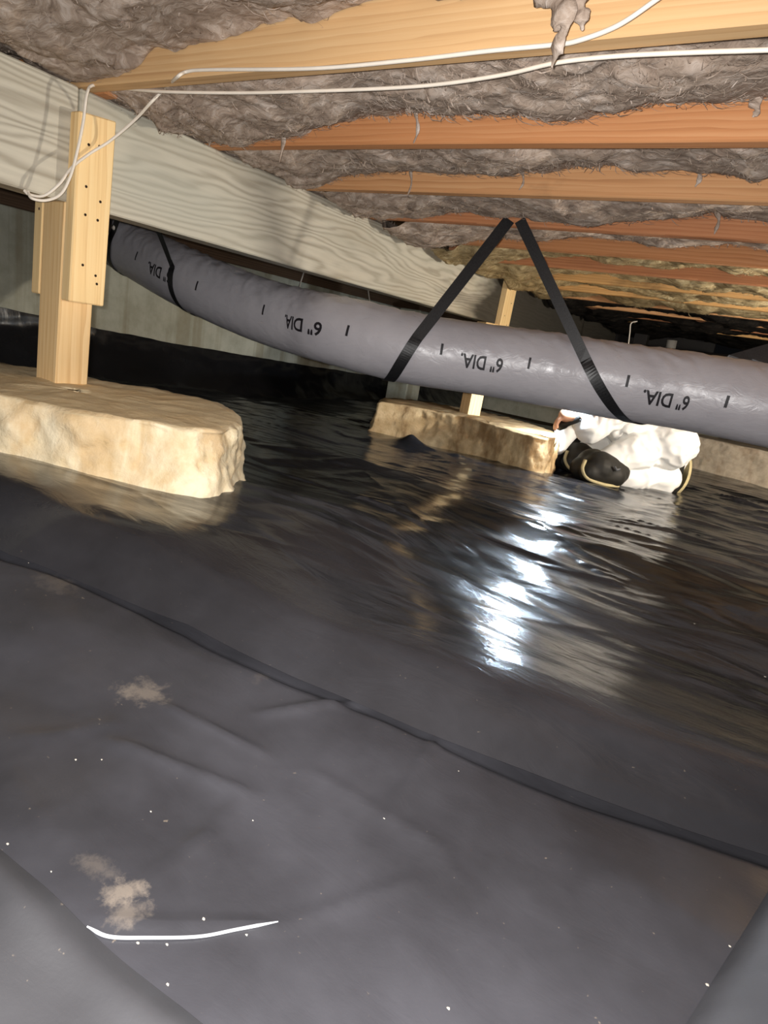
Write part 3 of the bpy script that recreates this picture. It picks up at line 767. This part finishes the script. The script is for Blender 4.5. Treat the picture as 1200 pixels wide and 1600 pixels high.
V = duct_pt(SS, PH).reshape(-1, 3)
duct = empty('flexible_duct', (-1.0, 2.2, -.13))
tag(duct, 'long grey insulated flexible duct slung across the crawl space on black straps', 'duct')
mk('jacket', V, [q[::-1] for q in grid_faces(len(DS), NK, wrap_v=True)], M['duct'], duct)
DPX = proj(DC)
def s_at(px): # arc length where the duct's centre line passes this column of the photograph
    i0 = 40
    return float(np.interp(px, DPX[i0:, 0][:-60], DS[i0:-60]))
def islands(v, f):
    par = list(range(len(v)))
    def find(a):
        while par[a] != a: par[a] = par[par[a]]; a = par[a]
        return a
    for q in f:
        for k in q[1:]: par[find(q[0])] = find(k)
    gr = {}
    for q in f: gr.setdefault(find(q[0]), []).append(q)
    out = []
    for fs in gr.values():
        ids = sorted({k for q in fs for k in q}); mp = {k: i for i, k in enumerate(ids)}
        out.append((np.asarray(v)[ids], [tuple(mp[k] for k in q) for q in fs]))
    return out
def letters(txt, s0, phi0, height, squeeze, extra_w=0.0):
    cu = bpy.data.curves.new('txt', 'FONT'); cu.body = txt; cu.size = 1.0; cu.align_x = 'CENTER'; cu.align_y = 'CENTER'; cu.offset = extra_w
    cu.resolution_u = 3
    ob = bpy.data.objects.new('txt', cu); col.objects.link(ob)
    me = evaluated_mesh(ob, 'txt'); bpy.data.objects.remove(ob)
    bm = bmesh.new(); bm.from_mesh(me); bpy.data.meshes.remove(me)
    bmesh.ops.triangulate(bm, faces=bm.faces[:])
    for _ in range(2):
        bmesh.ops.subdivide_edges(bm, edges=[e for e in bm.edges if e.calc_length() > 0.12], cuts=1)
    bmesh.ops.triangulate(bm, faces=bm.faces[:])
    v, f = bm_to(bm); v = np.array(v); k = height / 0.70
    s = s0 - v[:, 0] * k * squeeze
    ph = phi0 - v[:, 1] * k / DR
    return duct_pt(s, ph, 0.0016), f
for (px, phi) in [(287, .02), (503, .0), (753, -.06), (1042, -.26)]:
    v, f = letters('6" DIA.', s_at(px), phi, .047, .84, 0.022)
    for vv, ff in islands(v, f): mk('printed_letter', vv, ff, M['ink'], duct, None, False)
for (px, phi) in [(252, .16), (341, .12), (446, .14), (561, .14), (690, .15), (828, .12), (977, .07), (1138, -.04)]:
    v, f = letters('I', s_at(px), phi, .036, 1.0, 0.035)
    mk('printed_tick', v, f, M['ink'], duct, None, False)

# ------------------------------------------------------------------ straps
def ribbon_vf(P, width, wdir, thick=0.0022):
    P = np.asarray(P, float); n = len(P); T = np.gradient(P, axis=0); T /= np.linalg.norm(T, axis=1)[:, None] + 1e-9
    V = []
    for i in range(n):
        w = np.array(wdir[i] if np.ndim(wdir) == 2 else wdir, float)
        w = w - T[i] * (w @ T[i]); w /= np.linalg.norm(w) + 1e-9; nn = np.cross(T[i], w)
        for (a, b) in ((-1, -1), (1, -1), (1, 1), (-1, 1)):
            V.append(P[i] + w * a * width / 2 + nn * b * thick / 2)
    F = grid_faces(n, 4, wrap_v=True); F.append((3, 2, 1, 0)); F.append(tuple((n-1)*4 + q for q in range(4)))
    return V, F
def strap_leg(top, s_hit, s_slope, front_phi, width, end_phi=-math.pi - .6):
    """from a nail point down the front of the duct, round its underside and up the back"""
    ph = np.linspace(front_phi, end_phi, 70)
    s = s_hit + s_slope * (front_phi - ph) * 0.5
    W = duct_pt(s, ph, 0.0035)
    a = np.array(top, float); b = W[0]
    t = np.linspace(0, 1, 16)[:-1, None]
    leg = a + (b - a) * t
    P = np.concatenate([leg, W])
    tan = np.array([np.interp(s_hit, DS, DT[:, k]) for k in range(3)])
    wd = np.tile(tan, (len(P), 1))
    return ribbon_vf(P, width, wd)
STW = 0.042
apex = np.array([-.985, 2.205, .470])
s = empty('hanging_strap', tuple(apex)); tag(s, 'black webbing strap in an inverted V holding the middle of the duct', 'strap')
v, f = strap_leg(apex + np.array([-.028, 0, 0]), s_at(655), -.10, .35, STW); mk('strap_leg', v, f, M['strap'], s, None, False)
v, f = strap_leg(apex + np.array([.012, .0, 0]), s_at(915), .20, .42, STW * .9); mk('strap_leg', v, f, M['strap'], s, None, False)
apx2 = np.array([.42, 2.62, .470])
s = empty('hanging_strap', tuple(apx2)); tag(s, 'black webbing strap coming up from behind the duct at the right edge of the photo', 'strap')
v, f = strap_leg(apx2, s_at(1122), .03, 2.0, STW, 4.3); mk('strap_leg', v, f, M['strap'], s, None, False)
v, f = strap_leg(apx2 + np.array([.06, .01, 0]), s_at(1160), .03, 2.0, STW, 4.3); mk('strap_leg', v, f, M['strap'], s, None, False)
apx3 = atX(222, 300, -2.55)
s = empty('hanging_strap', tuple(apx3)); tag(s, 'black strap around the far left end of the duct beside the near post', 'strap')
v, f = strap_leg(atX(203, 300, -2.72) + np.array([0, 0, .05]), s_at(206), .0, .45, STW * .75); mk('strap_leg', v, f, M['strap'], s, None, False)
v, f = strap_leg(atX(232, 322, -2.45), s_at(302), .06, .35, STW * .8); mk('strap_leg', v, f, M['strap'], s, None, False)
kp = duct_pt(np.array(s_at(206)), np.array(.55), 0.010)
v, f = lathe_vf([(.002, -.012), (.011, -.008), (.013, 0), (.010, .008), (.002, .012)], 10, kp, (0.3, -.9, .2)); mk('knot', v, f, M['cable'], s)['label'] = 'white knot'
# thin hanger wires behind the girder
for (px, a, b, lab) in [(470, (486, 400, -1.95), (466, 452, -1.80), 'thin slanting wire behind the girder above the duct lettering'),
                        (572, (568, 430, -1.95), (579, 482, -1.60), 'thin pale wire from the girder to the duct, left of the strap')]:
    A = atX(*a); B = atX(*b); v, f = tube_vf(np.linspace(A + np.array([0, 0, .04]), B, 6), .0028, 6)
    tag(mk('hanger_wire', v, f, M['wire'], None, tuple(B)), lab, 'wire')

# ------------------------------------------------------------------ white cables
def cable(pts, r, label):
    P = catmull(pts, 10); v, f = tube_vf(P, r, 8)
    o = mk('cable', v, f, M['cable'], None, tuple(P[len(P) // 2])); tag(o, label, 'cable', 'white cables under the joists'); return o
yA = .985; cz = .445
c1 = [atZ(1120, -70, .50), atY(1025, 0, .955), atY(965, 40, .965), atY(905, 63, .975), atY(865, 70, .98), atY(760, 80, .98), atY(640, 94, .985), atY(490, 107, .985), atY(330, 109, .99), atY(292, 112, .987), atZ(276, 121, .447), atX(258, 138, -1.43),
      atX(236, 160, -1.46), atX(212, 186, -1.52), atX(172, 220, -1.575), atX(140, 240, -1.59), atX(112, 262, -1.585), atX(92, 288, -1.58), atX(68, 306, -1.60), atX(46, 304, -1.62), atX(38, 298, -1.63)]
cable(c1, .0034, 'white cable stapled along the nearest joist, curling down across the near post')
c2 = [atZ(1330, 72, .452), atZ(1200, 78, .450), atZ(1080, 82, .449), atZ(960, 88, .449), atZ(870, 98, .449), atZ(790, 116, .448), atZ(700, 130, .447), atZ(620, 137, .446), atZ(500, 142, .446), atZ(380, 145, .447), atZ(250, 143, .448), atX(175, 136, -1.59),
      atX(146, 133, -1.585), atX(136, 146, -1.575), atX(130, 190, -1.575), atX(121, 235, -1.575), atX(110, 275, -1.575), atX(95, 303, -1.58), atX(72, 313, -1.59), atX(50, 310, -1.60), atX(44, 300, -1.62)]
cable(c2, .0034, 'white cable running below the first insulation bay and dropping down the near post')

# ------------------------------------------------------------------ far clutter by the back wall
def far_box(name, a, b, y, d, mat, label, cat):
    A = atY(*a, y); B = atY(*b, y)
    lo = (min(A[0], B[0]), y, min(A[2], B[2])); hi = (max(A[0], B[0]), y + d, max(A[2], B[2]))
    o = box(name, lo, hi, mat, bevel=0.004); tag(o, label, cat); return o
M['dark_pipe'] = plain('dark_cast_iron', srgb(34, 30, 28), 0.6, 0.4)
M['pale_tin'] = plain('pale_sheet_metal', srgb(176, 170, 162), 0.45, 0.5)
A = atY(1050, 532, 6.4); B = atY(1046, 590, 6.4)
v, f = tube_vf(np.linspace(A, np.array([B[0], B[1], -.60]), 8), .045, 14); o = mk('pipe', v, f, M['pale_tin'], None, (B[0], 6.4, -.6)); tag(o, 'pale vertical pipe in the dark far end above the duct', 'pipe')
A = atY(960, 545, 6.1); B = atY(1090, 552, 6.1)
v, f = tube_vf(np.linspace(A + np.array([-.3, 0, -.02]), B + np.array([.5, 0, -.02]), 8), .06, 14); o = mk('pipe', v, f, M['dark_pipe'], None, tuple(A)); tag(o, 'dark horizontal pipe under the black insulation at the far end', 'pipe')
A = atY(984, 505, 5.0); P = [A + np.array([.05, 0, .02]), A + np.array([.01, 0, 0]), atY(984, 520, 5.0), atY(983, 548, 5.0) + np.array([0, 0, -.06])]
v, f = tube_vf(catmull(P, 8), .005, 6); o = mk('hanger_wire', v, f, M['cable'], None, tuple(A)); tag(o, 'short white wire loop hanging at the dark end of the girder', 'wire')
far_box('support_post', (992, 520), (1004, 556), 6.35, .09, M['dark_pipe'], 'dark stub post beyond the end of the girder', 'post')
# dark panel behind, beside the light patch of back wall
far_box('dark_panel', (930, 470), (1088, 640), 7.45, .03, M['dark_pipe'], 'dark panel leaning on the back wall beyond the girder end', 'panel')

# ------------------------------------------------------------------ kneeling worker
def capsule_vf(a, b, ra, rb, k=14, m=5):
    a = np.array(a, float); b = np.array(b, float); d = b - a; L = np.linalg.norm(d) + 1e-6
    prof = [(max(1e-4, ra * math.cos(t)), ra * math.sin(t)) for t in np.linspace(-math.pi / 2 + .05, 0, m)]
    prof += [(max(1e-4, rb * math.cos(t)), L + rb * math.sin(t)) for t in np.linspace(0, math.pi / 2 - .05, m)]
    return lathe_vf(prof, k, a, d / L)
def ball_vf(c, r):
    bm = bmesh.new(); bmesh.ops.create_icosphere(bm, subdivisions=3, radius=1.0)
    for v in bm.verts: v.co = Vector((c[0] + v.co.x * r[0], c[1] + v.co.y * r[1], c[2] + v.co.z * r[2]))
    return bm_to(bm)
def remeshed(name, vfs, voxel, mat, parent, it=4, relief=None):
    v, f = merge(*vfs); org = ORI[parent.name]
    me = bpy.data.meshes.new('tmp'); me.from_pydata((np.array(v) - org).tolist(), [], f)
    ob = bpy.data.objects.new('tmp', me); col.objects.link(ob)
    r = ob.modifiers.new('r', 'REMESH'); r.mode = 'VOXEL'; r.voxel_size = voxel; r.use_smooth_shade = True
    sm = ob.modifiers.new('s', 'SMOOTH'); sm.factor = 0.5; sm.iterations = it
    e = evaluated_mesh(ob, name); bpy.data.objects.remove(ob)
    n = len(e.vertices); co = np.empty(n * 3); e.vertices.foreach_get('co', co); co = co.reshape(-1, 3)
    if relief is not None:
        no = np.empty(n * 3); e.vertices.foreach_get('normal', no); no = no.reshape(-1, 3)
        co = co + no * relief(co)[:, None]
    faces = [tuple(p.vertices) for p in e.polygons]
    bpy.data.meshes.remove(e)
    return mk(name, co + org, faces, mat, parent)
# joints
K1 = np.array([-.74, 3.50, -.485]); A1 = np.array([-.43, 3.88, -.50]); T1 = np.array([-.385, 3.945, -.555])
K2 = np.array([-.915, 3.71, -.485]); A2 = np.array([-.66, 4.10, -.50]); T2 = np.array([-.60, 4.17, -.555])
H1 = np.array([-.46, 3.86, -.30]); H2 = np.array([-.62, 4.02, -.30]); PEL = (H1 + H2) / 2 + np.array([.02, .02, 0])
CH = np.array([-.80, 3.68, -.10]); NK_ = np.array([-.75, 3.52, -.04]); HD = np.array([-.72, 3.41, -.04])
SL = np.array([-.70, 3.54, -.12]); SR = np.array([-.95, 3.82, -.12])
EL = np.array([-.785, 3.42, -.285]); HL = atY(894, 652, 3.36)
ER = np.array([-.98, 3.72, -.32]); HR = np.array([-.99, 3.56, -.45])
for _j in (K1, A1, T1, K2, A2, T2, H1, H2, PEL, CH, NK_, HD, SL, SR, EL, ER, HR): _j -= np.array([.075, .0, .0])
H1 -= np.array([.035, .03, 0]); H2 -= np.array([.035, .03, 0]); PEL -= np.array([.035, .03, 0]); HL = atY(914, 654, 3.36)
person = empty('person', (-.65, 3.8, -.57))
tag(person, 'kneeling worker in white hooded coverall with black knee pads, bent forward behind the duct', 'person')
# skin: one continuous figure inside the coverall, hands with five fingers each
def hand(wrist, d, palm_n, curl=1.0, S=1.0):
    if S != 1.0: return [(wrist + (np.array(v) - wrist) * S, f) for v, f in hand(wrist, d, palm_n, curl)]
    d = d / np.linalg.norm(d); pn = palm_n - d * (palm_n @ d); pn /= np.linalg.norm(pn); sd = np.cross(d, pn); out = []
    kn = wrist + d * .085
    out.append(capsule_vf(wrist, kn, .026, .030)); out.append(capsule_vf(wrist + sd * .018 + d * .03, kn + sd * .026, .019, .019)); out.append(capsule_vf(wrist - sd * .018 + d * .03, kn - sd * .026, .019, .018))
    for k, (off, ln) in enumerate([(-.033, .074), (-.011, .086), (.011, .080), (.032, .064)]):
        p = kn + sd * off; dirs = d; a = p
        for j, fr in enumerate((.46, .30, .24)):
            ang = curl * (0.75 + 0.55 * j); dd = d * math.cos(ang) + pn * math.sin(ang)
            b = a + dd * ln * fr; out.append(capsule_vf(a, b, .0095 - .0008 * j, .0088 - .0008 * j, 10, 4)); a = b
    a = wrist + d * .025 - sd * .03; b = a + (d * .55 - sd * .55 + pn * .5) * .045; c = b + (d * .6 + sd * .25 + pn * .75) * .036
    out.append(capsule_vf(a, b, .0135, .011, 10, 4)); out.append(capsule_vf(b, c, .011, .0085, 10, 4)); return out
face = np.array([-.62, -.60, -.50]); face /= np.linalg.norm(face)
fr = np.array([.70, -.71, 0.0]); fup = np.cross(fr, face); fup = -fup if fup[2] < 0 else fup
sk = [ball_vf(HD, (.082, .086, .098)), capsule_vf(HD + face * .03 - fup * .05, HD + face * .052 - fup * .085, .055, .035),
      capsule_vf(HD + face * .085 + fup * .01, HD + face * .112 - fup * .022, .010, .015, 10, 4), capsule_vf(NK_ - np.array([-.03, -.03, .03]), HD, .052, .055),
      capsule_vf(HD + fr * .082 - fup * .01, HD + fr * .086 + fup * .02, .014, .016, 10, 4), capsule_vf(HD - fr * .082 - fup * .01, HD - fr * .086 + fup * .02, .014, .016, 10, 4),
      capsule_vf(CH, NK_, .10, .055), capsule_vf(PEL, CH, .12, .12), capsule_vf(SL, CH, .05, .08), capsule_vf(SR, CH, .05, .08),
      capsule_vf(SL, EL, .045, .036), capsule_vf(EL, HL, .036, .026), capsule_vf(SR, ER, .045, .036), capsule_vf(ER, HR, .036, .026),
      capsule_vf(H1, K1, .07, .05), capsule_vf(H2, K2, .07, .05), capsule_vf(K1, A1, .048, .034), capsule_vf(K2, A2, .048, .034)]
dl = HL - EL; sk += hand(HL, np.array([-.80, -.25, -.02]), np.array([.05, .1, -1.0]), 1.0, 1.2)
sk += hand(HR, np.array([-.2, -.8, -.5]), np.array([-.1, .3, -1.0]), .35)
remeshed('body', sk, .0065, M['skin'], person, 2)
# coverall
cv = [capsule_vf(PEL + np.array([.02, .03, .02]), CH, .185, .165), capsule_vf(PEL + np.array([.05, .05, -.05]), PEL, .15, .18), ball_vf(H1 + np.array([.03, .0, .0]), (.15, .15, .13)), ball_vf(H2, (.15, .15, .13)),
      capsule_vf(CH, NK_, .15, .085), capsule_vf(SL, CH, .085, .12), capsule_vf(SR, CH, .085, .12),
      capsule_vf(SL, EL, .082, .066), capsule_vf(EL, EL + (HL - EL) * .86, .066, .046), capsule_vf(SR, ER, .082, .066), capsule_vf(ER, ER + (HR - ER) * .86, .066, .046),
      capsule_vf(H1, K1, .125, .066), capsule_vf(H2, K2, .125, .066), capsule_vf(K1, A1, .070, .074), capsule_vf(K2, A2, .070, .074)]
def cloth(co):
    x, y, z = co[:, 0], co[:, 1], co[:, 2]
    w = 0.05 * fbm(x * 6, y * 6, z * 6, 2)
    og = ORI[person.name]; dk = np.minimum(np.linalg.norm(co + og - K1, axis=1), np.linalg.norm(co + og - K2, axis=1))
    return (0.15 + 0.85 * smooth(.12, .26, dk)) * (0.022 * (1 - 2 * np.abs(pnoise((x + w) * 5, (y - w) * 5, (z + w) * 7 + 3))) + 0.011 * (1 - 2 * np.abs(pnoise((x + w) * 15, (y + w) * 15, z * 19 + 8))))
cover = remeshed('coverall', cv, .008, M['white'], person, 5, cloth); cover['label'] = 'loose white coverall'
# hood (open at the face)
hv = []
nu, nv = 30, 26
q = Vector((0, 0, 1)).rotation_difference(Vector(-face))
for i in range(nu):
    th = math.radians(2 + 108 * i / (nu - 1))
    for j in range(nv):
        a = 2 * math.pi * j / nv
        r = 0.128 + 0.006 * float(pnoise(i * .35, math.cos(a) * 1.5, math.sin(a) * 1.5))
        p = Vector((r * math.sin(th) * math.cos(a), r * math.sin(th) * math.sin(a), r * math.cos(th) * 1.05)); hv.append(np.array(q @ p) + HD)
hf = grid_faces(nu, nv, wrap_v=True); hf.append(tuple(range(nv))[::-1])
hood = mk('hood', hv, hf, M['white'], person)
sol = hood.modifiers.new('thick', 'SOLIDIFY'); sol.thickness = 0.004
for sgn in (-1, 1):
    c = HD + face * .088 + fr * sgn * .032 + fup * .012; v, f = ball_vf(c, (.011, .011, .011)); ey = mk('eye', v, f, M['white'], person)
    v, f = ball_vf(c + face * .0075, (.0052, .0052, .0052)); mk('iris', v, f, M['black_rubber'], ey)
# respirator with two pink filters
v, f = merge(capsule_vf(HD + face * .10 - fup * .045, HD + face * .125 - fup * .055, .045, .030)); resp = mk('respirator', v, f, M['grey_rubber'], person)
for sgn in (-1, 1):
    c = HD + face * .105 - fup * .075 + fr * sgn * .085
    v, f = lathe_vf([(.02, -.012), (.040, -.010), (.043, 0), (.040, .010), (.02, .012)], 24, c, fr * sgn * .8 + face * .5); mk('filter', v, f, M['pink'], resp)['label'] = 'round pink filter'
# knee pads, shoes
def knee_pad(K, A):
    d = (K - A); d /= np.linalg.norm(d); sd = np.cross(d, (0, 0, 1)); sd /= np.linalg.norm(sd); up = np.array([0, 0, 1.0])
    if sd @ K > 0: sd = -sd
    fl = float(fz(K[0], K[1])); lift = max(0.0, fl + .104 - K[2]); C = K + up * lift * .6
    o = remeshed('knee_pad', [capsule_vf(C - d * .13 + sd * q - up * .012, C - d * .008 + sd * q + up * .0, .074, .090) for q in (-.03, .03)] + [capsule_vf(C - d * .10 + sd * q - up * .03, C + d * .05 + sd * q - up * .03, .075, .06) for q in (-.045, .045)], .009, M['black_rubber'], person, 2)
    pth = [C + d * .098 + up * .030 + sd * .045, C + d * .108 - up * .020 + sd * .055, C + d * .080 - up * .062 + sd * .080, C + d * .0 - up * .078 + sd * .098, C - d * .06 - up * .080 + sd * .096, C - d * .12 - up * .078 + sd * .090]
    v, f = tube_vf(catmull(pth, 6), .010, 6); mk('trim', v, f, M['tan_trim'], o)['label'] = 'tan rubber trim'
    v, f = ribbon_vf([C - d * .03 + sd * .128 + up * .03, C - d * .05 + sd * .128 + up * .012, C - d * .075 + sd * .124 + up * .02], .012, up, .004); mk('tab', v, f, M['grey_rubber'], o)
knee_pad(K1, A1); knee_pad(K2, A2)
def shoe(A, T):
    d = np.array([T[0] - A[0], T[1] - A[1], 0.0]); d /= np.linalg.norm(d); sd = np.array([-d[1], d[0], 0.0]); up = np.array([0, 0, 1.0])
    fl = float(fz(A[0], A[1]))
    # toes tucked under, sole facing backwards: heel up at the ankle, ball of the foot on the ground
    toe = np.array([A[0], A[1], 0]) + d * .075 + up * (fl + .030); heel = np.array([A[0], A[1], 0]) + d * .105 + up * (fl + .185)
    o = remeshed('shoe', [capsule_vf(A + d * .005, toe + d * .01 + up * .02, .050, .048), capsule_vf(A + d * .0, heel - d * .035 - up * .02, .05, .044), capsule_vf(toe, heel - d * .03, .046, .040)], .008, M['black_rubber'], person, 3)
    V = []; n = 24
    ax = (heel - toe); L = np.linalg.norm(ax); ax /= L; nr = np.cross(sd, ax); nr = nr if nr @ d > 0 else -nr
    for off, sc in ((.036, .97), (.040, 1.0), (.056, 1.0), (.060, .95)):
        for i in range(n):
            a = 2 * math.pi * i / n; wv = (.044 + .008 * -math.cos(a)) * (1 - .12 * math.cos(2 * a)); 
            V.append(toe + ax * (L * .46 + (L * .5 + .035) * math.cos(a) * sc) + sd * wv * math.sin(a) * sc + nr * off)
    F = grid_faces(4, n, wrap_v=True); F.append(tuple(range(n))[::-1]); F.append(tuple(3 * n + i for i in range(n)))
    mk('sole', V, F, M['tan_trim'], o)['label'] = 'cream shoe sole'
    v, f = ribbon_vf([toe + ax * L * k + nr * .062 + sd * .018 * math.sin(k * 9) for k in np.linspace(.1, .95, 14)], .018, sd, .003); mk('tread', v, f, M['black_rubber'], o)
shoe(A1, T1); shoe(A2, T2)
# head lamp: strap, housing and the bright lens
hl = HD + face * .118 + fup * .062
lampo = empty('head_lamp', tuple(hl)); tag(lampo, 'bright head lamp worn over the white hood of the worker', 'head lamp')
v, f = lathe_vf([(.010, -.03), (.026, -.026), (.030, 0), (.032, .018), (.029, .019), (.027, .012)], 20, hl, face); mk('housing', v, f, M['black_rubber'], lampo)
em = NT('lit_lens'); em.b.inputs['Emission Color'].default_value = (.86, .93, 1, 1); em.b.inputs['Emission Strength'].default_value = 8; em.base((.9, .9, .9, 1)); ln = em.noise(em.coord(), 20, 2); em.rough(em.rampf(ln, [(0, .2), (1, .3)]))
v, f = lathe_vf([(.002, .0165), (.026, .0165), (.026, .0130), (.002, .0130)], 20, hl, face); mk('lens', v, f, em.m, lampo)
ring = [HD - face * .0 + (fr * math.cos(a) * .134 + (-face) * math.sin(a) * .134) + fup * .062 for a in np.linspace(-math.pi / 2, 1.5 * math.pi, 40)]
v, f = ribbon_vf(ring, .026, fup, .003); mk('headband', v, f, M['black_rubber'], lampo)
lp = hl + face * .03
lamp('head_lamp_light', 'SPOT', tuple(lp), 34, (.68, .84, 1.0), .045, tuple(lp + np.array([-.16, -.62, -.80])), math.radians(128), .35)
# dark tool in the fist
tc_ = HL + np.array([-.07, -.02, -.035])
v, f = lathe_vf([(.008, -.075), (.017, -.072), (.018, .02), (.024, .035), (.026, .075), (.022, .078), (.020, .066)], 20, tc_, (-.62, .35, -.35))
tool = mk('flashlight', v, f, M['black_rubber'], None, tuple(tc_)); tag(tool, 'small dark flashlight gripped in the raised fist of the worker', 'flashlight')
fa = np.array([-.62, .35, -.35]); fa /= np.linalg.norm(fa)
v, f = lathe_vf([(.001, .069), (.021, .069), (.021, .067), (.001, .067)], 16, tc_, fa); mk('lens', v, f, em.m, tool)
lamp('flashlight_light', 'SPOT', tuple(tc_ + fa * .085), 45, (.80, .90, 1.0), .015, tuple(tc_ + fa), math.radians(110), .6)

# ------------------------------------------------------------------ grit on the plastic
vf = []
spots = [(118, 1188), (1195, 1058), (1085, 975), (385, 1462), (12, 1320), (80, 1363), (318, 1437), (700, 1577), (1105, 1540), (1140, 1480), (395, 1283), (215, 1475), (262, 1540), (600, 1280), (160, 1523), (470, 1010), (900, 1012), (1090, 1165)]
for (px, py) in spots + [(float(RNG.uniform(0, 1200)), float(RNG.uniform(800, 1600))) for _ in range(5)]:
    w = hit(px, py); y = w[1]
    z = float(near_z(w[0], w[1])) if y < seam_y(w[0]) else float(fz(w[0], w[1]) + film(w[0], w[1]) + .006)
    w = atZ(px, py, z); r = float(RNG.uniform(.0007, .0014)) * (1.0 if y < 1 else 1.6)
    bm = bmesh.new(); bmesh.ops.create_icosphere(bm, subdivisions=1, radius=1.0)
    for vv in bm.verts:
        k = float(RNG.uniform(.7, 1.2)); vv.co = Vector((w[0] + vv.co.x * r * k * 1.4, w[1] + vv.co.y * r * k, z + .001 + vv.co.z * r * .6 * k))
    vf.append(bm_to(bm))
v, f = merge(*vf); o = mk('grit', v, f, M['chip'], smooth_shade=False); tag(o, 'pale crumbs of grit scattered over the black plastic', 'grit', None, 'stuff')
